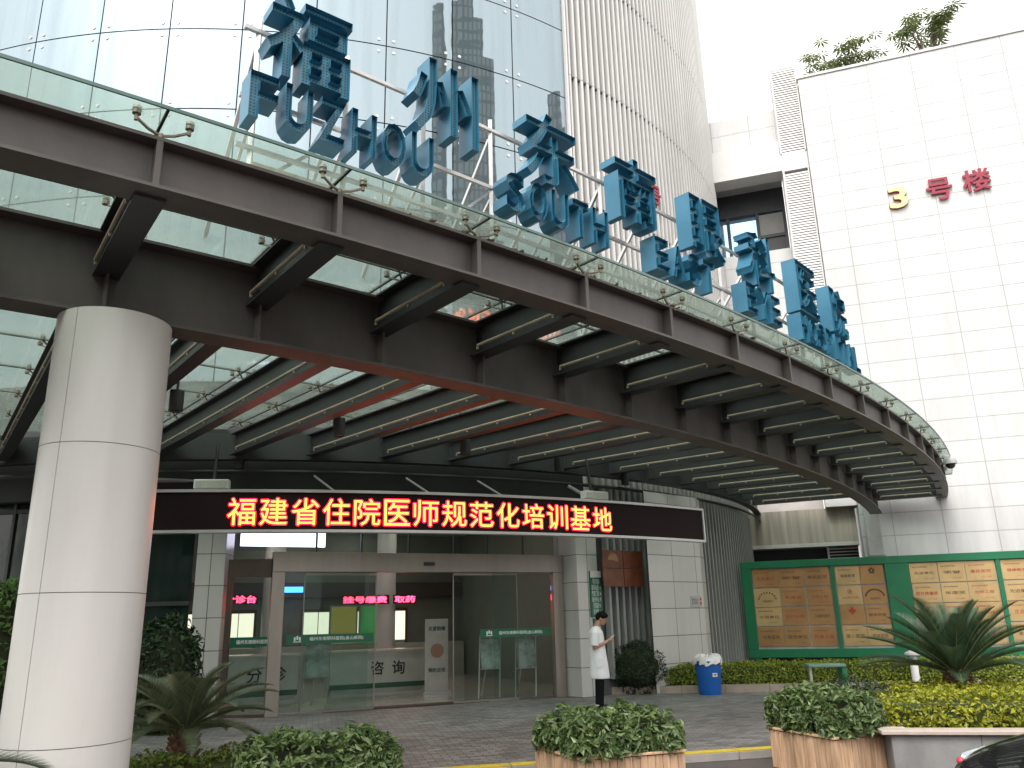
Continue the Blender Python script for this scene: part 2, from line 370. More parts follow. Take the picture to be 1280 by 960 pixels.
# ================================================================== ROUND TOWER
tw = thing('round_glass_tower', 'round hospital tower with mirror glass front and white vertical fins above the canopy', 'building', (CT[0], CT[1], 0))
ROW0, RH = 15.351, 2.19
rows = [ROW0+RH*k for k in range(-4, 8)]
g = MB(); seg = 5
t_first = -6
for k in range(len(rows)-1):
    for i in range(t_first, 8):
        a, b = TA0+TDA*i+.0009, TA0+TDA*(i+1)-.0009
        b = min(b, -.955)
        g.arc(CT, [(RT, rows[k]+.016), (RT, rows[k+1]-.016), (RT-.02, rows[k+1]-.016), (RT-.02, rows[k]+.016)], a, b, seg)
obj('curtain_glass', g, TGLASS, tw, True)
g = MB(); g.arc(CT, [(RT-.04, 4.2), (RT-.04, 42), (RT-.3, 42), (RT-.3, 4.2)], -2.5, -.95, 48)
obj('joint_backing', g, SEAL, tw, True)
g = MB()
for z in rows[1:-1]:
    for i in range(t_first, 8):
        for dz in (-.17, .17):
            for dt in (-.011, .011):
                t = TA0+TDA*i+dt
                if t > -.958: continue
                n_ = Vector((math.cos(t), math.sin(t), 0)); p = Vector(pt(RT, t, z+dz)); g.tube(p-n_*.005, p+n_*.014, .042, 10)
obj('glass_bolt', g, WHITEPL, tw, True)
# fins wrap the right hand side, in three lifts with small offsets between them
nf = 82; FS = .0132
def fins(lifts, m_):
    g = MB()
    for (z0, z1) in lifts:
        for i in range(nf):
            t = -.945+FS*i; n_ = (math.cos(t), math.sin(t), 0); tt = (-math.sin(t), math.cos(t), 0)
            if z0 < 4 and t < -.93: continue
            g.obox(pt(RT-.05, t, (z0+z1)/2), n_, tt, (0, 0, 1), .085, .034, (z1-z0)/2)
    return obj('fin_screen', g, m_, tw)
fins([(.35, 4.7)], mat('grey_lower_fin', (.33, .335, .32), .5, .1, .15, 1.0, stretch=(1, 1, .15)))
fins([(4.75, 8.2), (8.22, 12.3), (12.32, 16.15), (16.17, 20.05), (20.07, 24.0), (24.02, 28), (28.02, 34)], FIN)
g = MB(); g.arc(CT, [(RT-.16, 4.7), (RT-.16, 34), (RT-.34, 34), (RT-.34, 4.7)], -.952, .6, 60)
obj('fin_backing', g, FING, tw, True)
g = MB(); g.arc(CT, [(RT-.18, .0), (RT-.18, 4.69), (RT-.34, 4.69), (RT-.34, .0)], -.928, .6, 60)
obj('fin_backing', g, mat('shade_toned_fin_backing', (.10, .105, .10), .6), tw, True)  # deep shade behind the lower fins is put into this darker colour
g = MB(); g.obox(pt(RT+.02, -.9535, 19), (math.cos(-.953), math.sin(-.953), 0), (-math.sin(-.953), math.cos(-.953), 0), (0, 0, 1), .07, .03, 15)
obj('edge_trim', g, FIN, tw)
g = MB()
for z in (8.21, 12.31, 16.16, 20.06, 24.01):
    g.arc(CT, [(RT-.155, z-.03), (RT-.155, z+.03), (RT-.01, z+.03), (RT-.01, z-.03)], -.95, .15, 50)
obj('fin_rail', g, DARKM, tw, True)
# body, roof slab and cladding band behind the canopy
g = MB(); g.arc(CT, [(RT-.06, 4.55), (RT-.06, 6.0), (RT-.4, 6.0), (RT-.4, 4.55)], -2.5, -.95, 40)
obj('cladding_band', g, STEELG, tw, True)
# ground floor: dark glazing on the left, tiled piers either side of the entrance
RG = RT-.42
g = MB(); g.arc(CT, [(RG, .12), (RG, 4.5), (RG-.03, 4.5), (RG-.03, .12)], -2.6, -1.482, 60)
obj('ground_floor_glazing', g, DGLASS, tw, True)
g = MB()
for z in (.06, 2.15, 4.05): g.arc(CT, [(RG+.04, z-.04), (RG+.04, z+.04), (RG-.04, z+.04), (RG-.04, z-.04)], -2.6, -1.482, 60)
for i in range(9):
    t = -1.60-.115*i; g.obox(pt(RG, t, 2.25), (math.cos(t), math.sin(t), 0), (-math.sin(t), math.cos(t), 0), (0, 0, 1), .045, .03, 2.2)
obj('glazing_mullion', g, DARKM, tw)
TILEW = tilemat('white_wall_tile', (.60, .585, .56), (.12, .115, .11), 10, .62, .008, .3, .03, 0, .12, 'xz')
def pier(name, t, w, d, z1, proud=.06):
    n_ = Vector((math.cos(t), math.sin(t), 0)); mb = MB()
    c = Vector(pt(RG+proud-d/2, t, z1/2)); mb.obox(c, n_, (-n_.y, n_.x, 0), (0, 0, 1), d/2, w/2, z1/2)
    return obj(name, mb, TILEW, tw, loc=(c.x, c.y, 0), rotz=t+PI/2, bevel=.01)
pier('tiled_pier', -1.459, .56, .7, 4.55)
pier('tiled_pier', -.951, .62, .85, 4.55, .30)
# big tiled pier in front of the fins, with a chamfered outer corner
g = MB(); a0, a1 = -.872, -.752
A_ = np.array(pt(RT+.55, a0, 0)[:2]); B_ = np.array(pt(RT+.62, a1, 0)[:2]); dn = (B_-A_)/np.linalg.norm(B_-A_); nn = np.array([dn[1], -dn[0]])
if nn[1] > 0: nn = -nn
ch = B_+dn*.46+(-nn)*.22
poly = [A_, B_, ch, ch-nn*.7, A_+A_/np.linalg.norm(A_)*.9+dn*.05]
g.add([(p[0], p[1], 0.0) for p in poly]+[(p[0], p[1], 4.6) for p in poly], [(0, 1, 6, 5), (1, 2, 7, 6), (2, 3, 8, 7), (3, 4, 9, 8), (4, 0, 5, 9), (5, 6, 7, 8, 9), (4, 3, 2, 1, 0)])
obj('corner_pier', g, tilemat('white_pier_tile', (.60, .585, .56), (.12, .115, .11), .92, .62, .008, .3, .03, 0, .12, 'xz'), tw, loc=(A_[0], A_[1], 0), rotz=math.atan2(dn[1], dn[0]))
PIER_D, PIER_N, PIER_A, PIER_B = dn, nn, A_, B_

# ------------------------------------------------------------------ entrance: chord wall between the piers
EL = np.array([-4.80, 16.72]); ER = np.array([.92, 19.46]); ED = (ER-EL)/np.linalg.norm(ER-EL); EN = np.array([ED[1], -ED[0]]); ELEN = float(np.linalg.norm(ER-EL))
def pe(s, o, z): q = EL+ED*s+EN*o; return (q[0], q[1], z)
def boxe(mb, s0, s1, o0, o1, z0, z1):
    return mb.obox(pe((s0+s1)/2, (o0+o1)/2, (z0+z1)/2), (*ED, 0), (*EN, 0), (0, 0, 1), abs(s1-s0)/2, abs(o1-o0)/2, abs(z1-z0)/2)
en = thing('sliding_entrance', 'bronze framed automatic sliding glass entrance standing open under the red screen', 'entrance', pe(ELEN/2, 0, 0))
g = MB(); boxe(g, -.12, ELEN+.12, -.10, .10, 2.72, 3.12); boxe(g, -.12, .13, -.09, .09, 0, 2.72); boxe(g, ELEN-.13, ELEN+.12, -.09, .09, 0, 2.72)
obj('door_frame', g, BRONZE, en, bevel=.006)
g = MB(); boxe(g, .15, 1.88, .0, .012, .06, 2.70); obj('fixed_pane', g, GLASSD, en)
g = MB(); boxe(g, ELEN-1.62, ELEN-.15, .0, .012, .06, 2.70); obj('fixed_pane', g, GLASSD, en)
for (s0, s1) in ((.55, 2.05), (ELEN-2.55, ELEN-1.0)):
    g = MB(); boxe(g, s0, s1, -.06, -.048, .05, 2.70); lf = obj('door_leaf', g, GLASSD, en)
    g = MB(); boxe(g, s0, s1, -.07, -.04, .0, .05); boxe(g, s0, s1, -.07, -.04, 2.66, 2.72); boxe(g, s0-.012, s0+.012, -.065, -.045, .05, 2.66); boxe(g, s1-.012, s1+.012, -.065, -.045, .05, 2.66); obj('leaf_rail', g, BRONZE, lf)
g = MB(); boxe(g, ELEN/2-.12, ELEN/2+.12, .10, .15, 2.86, 2.93); sn = obj('door_sensor', g, BLACKP, en)
# green safety strips with the hospital's name
for (s0, s1, sep) in ((.22, 2.0, 0), (ELEN-1.95, ELEN-.20, 0)):
    g = MB(); boxe(g, s0, s1, .013, .016, 1.32, 1.50); st = obj('safety_strip', g, GREENS, en)
    g = MB(); place_text(g, text_mb('福州东南眼科医院(金山新院)', (s1-s0)*.62, .085, .0015, .012), pe((s0+s1)/2+.12, .0175, 1.41), (*ED, 0), (0, 0, 1))
    for k in range(3): g.obox(pe(s0+.22+(k-1)*.05, .0175, 1.42+.02*(k == 1)), (*ED, 0), (*EN, 0), (0, 0, 1), .018, .001, .035)
    g.obox(pe(s0+.22, .0175, 1.365), (*ED, 0), (*EN, 0), (0, 0, 1), .08, .001, .008)
    obj('strip_lettering', g, WHITEINK, st)
# sidelight between left pier and the door, and the glazing over the door
PL = np.array(pt(RG+.0, -1.436, 0)[:2]); sd_ = (EL-PL); sl = float(np.linalg.norm(sd_)); sd_ = sd_/sl; sn_ = np.array([sd_[1], -sd_[0]])
def ps(s, o, z): q = PL+sd_*s+sn_*o; return (q[0], q[1], z)
def boxs(mb, s0, s1, o0, o1, z0, z1): return mb.obox(ps((s0+s1)/2, (o0+o1)/2, (z0+z1)/2), (*sd_, 0), (*sn_, 0), (0, 0, 1), abs(s1-s0)/2, abs(o1-o0)/2, abs(z1-z0)/2)
g = MB(); boxs(g, .02, sl-.14, -.006, .006, .06, 2.62); obj('sidelight_pane', g, GLASSD, en)
g = MB(); boxs(g, -.02, sl-.12, -.07, .07, 2.62, 2.98); boxs(g, -.02, .08, -.06, .06, 0, 2.62); boxs(g, .08, sl-.12, -.04, .04, 0, .06); obj('sidelight_frame', g, mat('dark_bronze', (.10, .075, .06), .4, .4), en)
g = MB(); boxs(g, .1, sl-.14, .007, .010, 1.30, 1.48); st = obj('safety_strip', g, GREENS, en)
g = MB(); place_text(g, text_mb('福州东南眼科医院', .62, .08, .0015, .012), ps(sl/2+.05, .0115, 1.39), (*sd_, 0), (0, 0, 1)); obj('strip_lettering', g, WHITEINK, st)
g = MB(); boxe(g, -.85, ELEN+.1, -.03, -.018, 3.14, 4.5); obj('transom_glazing', g, GLASSD, en)
g = MB()
for s in (.75, 1.7, 2.75, 3.8, 4.6, 5.5): boxe(g, s-.018, s+.018, -.05, .0, 3.12, 4.5)
boxe(g, -.85, ELEN+.1, -.05, .0, 3.72, 3.76)
obj('transom_mullion', g, DARKM, en)

# ------------------------------------------------------------------ lobby inside
lb = MB(); tile_f = tilemat('polished_floor_tile', (.52, .49, .44), (.2, .19, .17), .8, .8, .006, .12, .04, 0, .1, 'xy')
def pl(s, d, z): return pe(s, -d, z)
LD = 9.5
lob = thing('lobby_interior', 'lit hospital lobby with pale walls and polished floor behind the entrance glass', 'room', pl(ELEN/2, LD/2, 0))
g = MB(); g.add([pl(-2.5, .12, .006), pl(ELEN+2.0, .12, .006), pl(ELEN+2.0, LD, .006), pl(-2.5, LD, .006)], [(0, 1, 2, 3)]); obj('lobby_floor', g, tile_f, lob)
wl = mat('grey_green_wall', (.17, .18, .15), .5, 0, .10)
g = MB(); boxe(g, -2.6, ELEN+2.1, -LD-.1, -LD, 0, 4.5); boxe(g, -2.6, -2.5, -LD, -1.3, 0, 4.5); boxe(g, ELEN+1.4, ELEN+1.5, -LD, -.9, 0, 4.5); obj('lobby_wall', g, wl, lob)
g = MB(); boxe(g, -2.6, ELEN+2.1, -LD, -.16, 4.5, 4.54); obj('lobby_ceiling', g, mat('grey_ceiling', (.45, .44, .42), .8), lob)
for (s, d) in ((1.0, 6.5), (4.2, 6.5)): g = MB(); g.lathe(pl(s, d, 0), [(.28, 0), (.28, 4.5)], 24); obj('lobby_column', g, WHITEP, lob, True)
g = MB(); boxe(g, 1.0, 4.6, -.5, -.02, .007, .013); obj('entrance_mat', g, mat('maroon_mat', (.06, .03, .025), .95, 0, .2, 20), lob)
LAMP = emit('ceiling_lamp_glow', (1, .95, .86), 6.5)
for (s, d) in ((-.8, 3), (1.6, 3), (4, 3), (5.8, 3), (.4, 5.6), (2.8, 5.6), (5, 5.6), (1.8, 8.2), (4, 8.2)):
    g = MB(); boxe(g, s-.35, s+.35, -d-.12, -d+.12, 4.46, 4.495); obj('ceiling_lamp', g, LAMP, lob)
g = MB(); boxe(g, -.5, 1.4, -2.2, -2.14, 3.42, 3.78)  # flat panel with an even pale violet glow
vs_ = prop(obj('violet_glow_panel', g, emit('pale_violet_glow', (.75, .75, 1.0), 1.5), loc=pe(.45, -2.17, 3.42)), 'long glowing pale violet panel high inside the lobby left of the door', 'screen')
g = MB(); boxe(g, 1.55, 2.15, -8.3, -8.25, 2.62, 2.78)
prop(obj('blue_light_sign', g, emit('blue_glow', (.05, .3, 1), 2.0), loc=pe(1.85, -8.28, 2.62)), 'small glowing blue sign far back in the lobby above the counters', 'sign')
SVC = emit('lit_counter_glow', (.85, .80, .62), .55)
for k_, s_ in enumerate((-2.0, -.75, .5, 2.9, 4.0, 5.3)):
    g = MB(); boxe(g, s_-.45, s_+.45, -LD, -LD+.04, 1.15, 2.05); w_ = obj('service_window', g, SVC, lob)
    g = MB(); boxe(g, s_-.52, s_-.45, -LD, -LD+.07, 1.05, 2.15); boxe(g, s_+.45, s_+.52, -LD, -LD+.07, 1.05, 2.15); boxe(g, s_-.45, s_+.45, -LD, -LD+.07, 2.05, 2.15); boxe(g, s_-.01, s_+.01, -LD+.04, -LD+.06, 1.15, 2.05); obj('window_surround', g, mat('dark_timber_trim', (.10, .05, .03), .4), w_)
g = MB(); boxe(g, -2.5, ELEN+1.3, -LD, -LD+.5, .006, 1.05); obj('service_counter', g, mat('pale_counter', (.42, .42, .36), .4), lob)
g = MB(); boxe(g, -2.5, ELEN+1.3, -LD+.001, -LD+.25, 2.5, 2.95); obj('counter_bulkhead', g, mat('dark_bulkhead', (.06, .05, .045), .5), lob)
# red dot-matrix signs over the counters
LEDR = emit('red_led', (1, .02, .05), 7)
def led_strip(s0, s1, d, z0, z1, body, label):
    t = thing('counter_led_sign', label, 'sign', pl((s0+s1)/2, d, z0), 'red led signs over the lobby counters')
    mb = MB(); boxe(mb, s0, s1, -d-.06, -d, z0, z1); obj('sign_box', mb, BLACKP, t)
    mb = MB(); place_text(mb, text_mb(body, (s1-s0)*.9, (z1-z0)*.72, .004, .02), pe((s0+s1)/2, -d+.006, (z0+z1)/2), (*ED, 0), (0, 0, 1)); obj('led_text', mb, LEDR, t)
led_strip(2.75, 4.15, 6.0, 2.2, 2.45, '挂号缴费', 'red led sign over the consultation desk, seen through the open doorway')
led_strip(4.28, 4.95, 6.0, 2.2, 2.45, '取药', 'short red led sign over the right end of the consultation desk')
led_strip(-.55, .3, 4.5, 2.2, 2.45, '分诊台', 'red led sign of three characters behind the left side pane')
# desks
def desk(s0, s1, d, body, label, off=.25):
    t = thing('reception_desk', label, 'desk', pl((s0+s1)/2, d, 0), 'reception desks in the lobby')
    mb = MB(); boxe(mb, s0, s1, -d-.6, -d, .1, .98); boxe(mb, s0+.05, s1-.05, -d-.55, -d-.05, 0, .1); obj('desk_front', mb, mat('pale_desk_panel', (.50, .54, .49), .4), t)
    mb = MB(); boxe(mb, s0-.05, s1+.05, -d-.66, -d+.06, .98, 1.03); obj('desk_top', mb, mat('cream_stone_top', (.6, .55, .46), .25), t)
    mb = MB(); boxe(mb, s0, s1, -d-.005, -d+.004, .1, .22); obj('desk_skirt', mb, mat('green_skirt', (.03, .12, .07), .5), t)
    for ci_, ch_ in enumerate(body):
        mb = MB(); place_text(mb, text_mb(ch_, .34, .34, .004, .015), pe((s0+s1)/2+off-.28+.56*ci_, -d+.008, .58), (*ED, 0), (0, 0, 1)); obj('desk_letter', mb, mat('dark_green_letter', (.01, .03, .02), .5), t)
desk(2.1, 4.6, 4.2, '咨询', 'pale reception desk lettered 咨询 facing the open doorway')
desk(-1.7, 1.2, 3.6, '分诊', 'pale reception desk lettered 分诊 behind the left side pane', .72)
for k, (s, c, lab) in enumerate(((3.0, (.35, .30, .07), 'yellow green lit poster panel behind the consultation desk'), (3.85, (.05, .30, .07), 'bright green lit poster panel behind the consultation desk'))):
    t = thing('backlit_poster', lab, 'poster', pl(s, 6.6, 1.1)); mb = MB(); boxe(mb, s-.36, s+.36, -6.66, -6.6, 1.15, 2.15); obj('panel_face', mb, emit('panel_glow_%d' % k, [q_*.6 for q_ in c], .35), t)
    mb = MB()
    for (a, b, c_, d_) in ((-.4, -.36, 1.1, 2.2), (.36, .4, 1.1, 2.2)): boxe(mb, s+a, s+b, -6.67, -6.58, c_, d_)
    boxe(mb, s-.36, s+.36, -6.67, -6.58, 2.15, 2.2); boxe(mb, s-.36, s+.36, -6.67, -6.58, 1.1, 1.15); obj('panel_frame', mb, BRONZE, t)
# baby poster stand and glass easels
t = thing('roll_up_poster', 'white roll up poster with a round face picture standing inside the doorway', 'poster', pl(4.35, 2.6, 0))
g = MB(); boxe(g, 4.05, 4.65, -2.64, -2.62, .06, 1.75); obj('poster_sheet', g, mat('white_poster', (.62, .60, .56), .5), t)
g = MB(); boxe(g, 4.0, 4.7, -2.72, -2.55, .007, .06); obj('poster_base', g, ALU, t)
g = MB(); g.lathe((0, 0, 0), [(.0, 0), (.001, 0), (.17, 0), (.17, .004)], 20)
v = np.array(g.v); g.v = []; f_ = g.f; g.f = []; place_text(g, (v, f_), pe(4.36, -2.615, 1.0), (*ED, 0), (0, 0, 1)); obj('poster_picture', g, mat('skin_tone_print', (.50, .27, .20), .5), t)
g = MB(); place_text(g, text_mb('关爱眼睛', .45, .11, .002, .02), pe(4.35, -2.615, 1.52), (*ED, 0), (0, 0, 1)); place_text(g, text_mb('预防近视', .45, .10, .002, .02), pe(4.35, -2.615, .55), (*ED, 0), (0, 0, 1)); obj('poster_lettering', g, mat('dark_print', (.05, .07, .05), .5), t)
for (s, d, lab) in ((5.0, .9, 'silver easel with a pale notice leaning behind the sliding leaf'), (5.75, .55, 'silver easel with a coloured notice leaning behind the right fixed pane'), (1.1, 1.2, 'silver easel with a grey notice behind the left fixed pane')):
    t = thing('poster_easel', lab, 'easel', pl(s, d, 0), 'easels behind the entrance glass'); mb = MB()
    for q in (-.26, .26): mb.bar(pe(s+q-.06, -d+.12, .01), pe(s+q+.08, -d-.1, 1.35), .025, .025)
    mb.bar(pe(s-.24, -d+.02, .62), pe(s+.28, -d+.02, .62), .025); mb.bar(pe(s, -d-.45, .01), pe(s+.08, -d-.1, 1.3), .02)
    obj('easel_frame', mb, ALU, t)
    mb = MB(); e_ = Vector((*ED, 0)); nrm = (Vector((*EN, 0))+Vector((0, 0, .17))).normalized(); mb.obox(pe(s+.02, -d+.02, .95), e_, nrm, nrm.cross(e_), .24, .006, .33); obj('easel_board', mb, mat('printed_board', (.42, .44, .42), .4, 0, .5, 7), t)

# ================================================================== SQUARE BLOCK (building 3)
sb = thing('white_tiled_block', 'white panel clad block on the right with gold and red number letters', 'building', p3(0, 0, 0))
W3 = tilemat('white_wall_panel', (.66, .655, .645), (.43, .425, .42), 1.425, .70, .014, .32, .02, 0, .22, 'xz')
g = MB(); box3(g, -2.55, 25, -12, 0, 0, 20.72)
o = obj('panel_wall', g, W3, sb, loc=p3(-1.62-1.425*20, 0, 20.72-.7*60+.0), rotz=ROT3)
g = MB(); box3(g, -2.6, 25.05, -.25, .05, 20.72, 20.82); obj('parapet_cap', g, mat('pale_cap', (.62, .62, .61), .5), sb)
# louvre strip on the corner and the recessed bay with its window
LOUV = mat('white_louvre', (.72, .71, .69), .45)
for (z0, z1) in ((17.9, 21.65), (10.3, 17.2)):
    g = MB(); n_ = int((z1-z0)/.10)
    for i in range(n_):
        z = z0+.03+i*.10; c = Vector(p3(-3.0, -.30, z+.02)); g.obox(c, (*U3, 0), (N3[0]*.35, N3[1]*.35, -1), (N3[0], N3[1], .35), .43, .038, .008)
    box3(g, -3.48, -3.42, -.42, -.22, z0, z1); box3(g, -2.62, -2.57, -.42, -.22, z0, z1)
    obj('louvre_strip', g, LOUV, sb)
    g = MB(); box3(g, -3.45, -2.58, -.5, -.42, z0, z1); obj('louvre_backing', g, mat('grey_backing', (.42, .42, .41), .8), sb)
g = MB(); box3(g, -3.5, -2.56, -1.2, -.5, 4.96, 21.5); box3(g, -3.5, -2.56, -.5, -.26, 17.2, 17.9); box3(g, -3.5, -2.56, -.5, -.26, 4.96, 10.3)
obj('corner_wall', g, mat('white_render', (.72, .71, .69), .5, 0, .06), sb)
g = MB(); box3(g, -12, -3.5, -6, -1.0, 17.5, 20.3); box3(g, -12, -3.5, -6, -1.0, 8.0, 14.5)
obj('recess_wall', g, W3, sb, loc=p3(-1.62-1.425*20, -1, 20.3-.7*60), rotz=ROT3)
g = MB(); box3(g, -12, -3.5, -1.0, -.25, 17.25, 18.5); obj('recess_beam', g, mat('pale_render', (.70, .69, .67), .5, 0, .05), sb)
g = MB(); box3(g, -12, -3.5, -6, -1.6, 4.0, 8.0); obj('lower_recess_wall', g, mat('pinkish_render', (.58, .54, .52), .6, 0, .1), sb)
g = MB(); box3(g, -12, -3.5, -2.2, -2.1, 14.4, 17.5); w = obj('recess_window', g, mat('sky_reflecting_pane', (.35, .55, .75), .03, .85), sb)
g = MB()
for s in (-6.6, -5.65, -4.55, -3.55): box3(g, s-.06, s+.06, -2.1, -1.98, 14.4, 17.5)
box3(g, -12, -3.5, -2.1, -1.96, 16.55, 17.5); box3(g, -12, -3.5, -2.1, -1.98, 14.4, 14.6); box3(g, -4.55, -3.5, -2.1, -2.0, 15.5, 15.62)
obj('window_frame', g, mat('dark_window_frame', (.05, .055, .06), .5), w)
g = MB(); box3(g, -4.5, -3.55, -2.1, -2.06, 15.62, 16.5); obj('window_blind', g, mat('grey_blind', (.38, .38, .36), .7), w)
g = MB(); box3(g, -4.5, -3.55, -2.1, -2.06, 14.6, 15.5); obj('open_sash', g, BLACKP, w)
# stained lintel, shade slab in the opening and grille low down near the board
STAIN = mat('rain_stained_concrete', (.40, .36, .30), .8, 0, .45, 2.2, .1, 20, (2.2, 2.2, .10))
g = MB(); box3(g, -6.15, -2.62, -1.4, -.62, 3.86, 4.95); obj('stained_lintel', g, STAIN, sb)
g = MB(); box3(g, -6.15, -2.62, -1.4, -.60, 3.74, 3.86); obj('lintel_sill', g, mat('pale_sill', (.55, .53, .5), .6), sb)
g = MB(); box3(g, -12, -2.62, -1.6, -1.4, 0, 3.74); obj('opening_shade_slab', g, BLACKP, sb)  # black slab stands in for the shade inside the opening
g = MB()
for k in range(7): box3(g, -3.55, -2.66, -1.0, -.94, 3.05+k*.1, 3.08+k*.1)
box3(g, -3.6, -3.54, -1.0, -.92, 2.4, 3.74); obj('vent_grille', g, ALU, sb)
g = MB(); box3(g, -2.42, -2.0, .012, .10, 3.35, 5.0); obj('duct_box', g, mat('pale_grey_duct', (.5, .5, .48), .5), sb)
g = MB(); box3(g, -2.45, -1.97, .012, .16, 3.0, 3.34); obj('duct_hood', g, mat('grey_hood', (.26, .26, .25), .5), sb)
g = MB(); box3(g, -6.5, -6.15, -1.4, -.5, 0, 5.4); obj('bay_pilaster', g, mat('tile_pilaster', (.6, .58, .56), .5, 0, .06), sb)
# number letters
ns = thing('building_number_sign', 'raised sign letters reading 3号楼 high on the white block', 'sign', p3(1.3, .01, 14.9))
for (ch, s, z, w_, h_, m_) in (('3', .08, 15.24, .58, .78, GOLD), ('号', 1.36, 15.30, .80, .80, RED), ('楼', 2.5, 15.40, .84, .80, RED)):
    g = MB(); place_text(g, text_mb(ch, w_, h_, .06, .018), p3(s, .085, z), (*U3, 0), (0, 0, 1)); l_ = obj('letter', g, m_, ns)
    if ch == '3':
        g = MB(); place_text(g, text_mb(ch, w_*1.05, h_*1.04, .03, .045), p3(s, .035, z), (*U3, 0), (0, 0, 1)); obj('letter_edge', g, RED, l_)
tc_ = -.7455; g = MB(); place_text(g, text_mb('号', .55, .62, .05, .03), pt(RT+.10, tc_, 13.58), (-math.sin(tc_), math.cos(tc_), 0), (0, 0, 1))
prop(obj('tower_number_letter', g, RED, loc=pt(RT+.1, tc_, 13.3)), 'small crimson character 号 fixed on the white fins of the tower', 'sign')

# ================================================================== CANOPY
cn = thing('entrance_canopy', 'sweeping curved glass and dark steel canopy over the hospital entrance', 'canopy', (-2.0, 12.5, 4.5))
I0, I1 = -6, 16.6
ta, tb = TH0+DA*I0, TH0+DA*I1
def tower_gap(t, extra):
    """radius from the canopy centre at which bearing t reaches the tower face plus extra"""
    d = np.array([math.cos(t), math.sin(t)]); o_ = C0-CT; b_ = o_@d; c_ = o_@o_-(RT+extra)**2; disc = b_*b_-c_
    if disc <= 0: return 41.5
    return -b_+math.sqrt(disc)
g = MB(); N_ = 90
for pr in ([(50.15, 5.0), (50.47, 5.0), (50.47, 5.028), (50.15, 5.028)], [(50.31, 5.028), (50.335, 5.028), (50.335, 5.42), (50.31, 5.42)], [(50.15, 5.42), (50.46, 5.42), (50.46, 5.45), (50.15, 5.45)]):
    g.arc(C0, pr, ta, tb, N_)
obj('outer_beam', g, STEEL, cn, True)
for i in range(I0, 17):
    t = TH0+DA*i; g = MB(); g.obox(pc(50.398, t, 5.224), (math.cos(t), math.sin(t), 0), (-math.sin(t), math.cos(t), 0), (0, 0, 1), .060, .024, .195); obj('beam_stiffener', g, STEEL, cn)
g = MB()
for pr in ([(48.25, 4.55), (48.60, 4.55), (48.60, 4.582), (48.25, 4.582)], [(48.41, 4.582), (48.44, 4.582), (48.44, 5.38), (48.41, 5.38)], [(48.25, 5.38), (48.60, 5.38), (48.60, 5.41), (48.25, 5.41)]):
    g.arc(C0, pr, ta, TH0+DA*15.9, N_)
for i in range(I0, 16):
    t = TH0+DA*i; g.obox(pc(48.52, t, 4.78), (math.cos(t), math.sin(t), 0), (-math.sin(t), math.cos(t), 0), (0, 0, 1), .07, .012, .198); g.obox(pc(48.33, t, 4.98), (math.cos(t), math.sin(t), 0), (-math.sin(t), math.cos(t), 0), (0, 0, 1), .07, .012, .395)
obj('inner_girder', g, STEEL, cn, True)
def ibeam(t, r0, r1, zb, zt, w=.19):
    mb = MB(); rr, hl = (r0+r1)/2, (r1-r0)/2; d = (math.cos(t), math.sin(t), 0); q = (-math.sin(t), math.cos(t), 0)
    mb.obox(pc(rr, t, zb+.011), d, q, (0, 0, 1), hl, w/2, .011); mb.obox(pc(rr, t, zt-.011), d, q, (0, 0, 1), hl, w/2, .011); mb.obox(pc(rr, t, (zb+zt)/2), d, q, (0, 0, 1), hl, .007, (zt-zb)/2-.023)
    for r_, sg_ in ((r0+.09, 1), (r1-.14, 1)):      # bolted end plates
        for kz in range(4):
            for kq in (-1, 1):
                p = Vector(pc(r_, t, zb+.10+kz*.075)); mb.tube(p+Vector(q)*kq*.006, p+Vector(q)*kq*.022, .014, 6)
    return mb
def tubeat(t, r0, r1, z, side):
    mb = MB(); q = Vector((-math.sin(t), math.cos(t), 0)); a = Vector(pc(r0, t, z))+q*side; b = Vector(pc(r1, t, z))+q*side
    mb.tube(a, b, .021, 8)
    k = int((r1-r0)/.9)+1
    for j in range(k+1):
        p = a.lerp(b, j/k); mb.obox(p+Vector((0, 0, -.03)), q, (b-a), (0, 0, 1), .012, .015, .02)
    return mb
for i in range(I0, 17):
    t = TH0+DA*i
    bo = obj('radial_beam', ibeam(t, 48.45, 50.305, 4.975, 5.42, .24), STEELG, cn)
    obj('light_tube', tubeat(t, 48.62, 50.02, 5.075, -.125), TUBE, bo, True)
    if i <= 15:
        ri = tower_gap(t, .36)
        bi = obj('radial_beam', ibeam(t, ri, 48.405, 4.96, 5.40, .2), STEELG, cn)
        obj('light_tube', tubeat(t, ri+.35, 48.15, 5.06, -.11), TUBE, bi, True)
g = MB()
for pr in ([(RT+.2, 4.88), (RT+.42, 4.88), (RT+.42, 4.905), (RT+.2, 4.905)], [(RT+.30, 4.905), (RT+.325, 4.905), (RT+.325, 5.43), (RT+.30, 5.43)]):
    g.arc(CT, pr, -2.3, -.28, 60)
g.arc(CT, [(RT+.36, 4.68), (RT+.40, 4.64), (RT+.36, 4.60), (RT+.32, 4.64)], -2.3, -.3, 60)
obj('ring_beam', g, STEELG, cn, True)
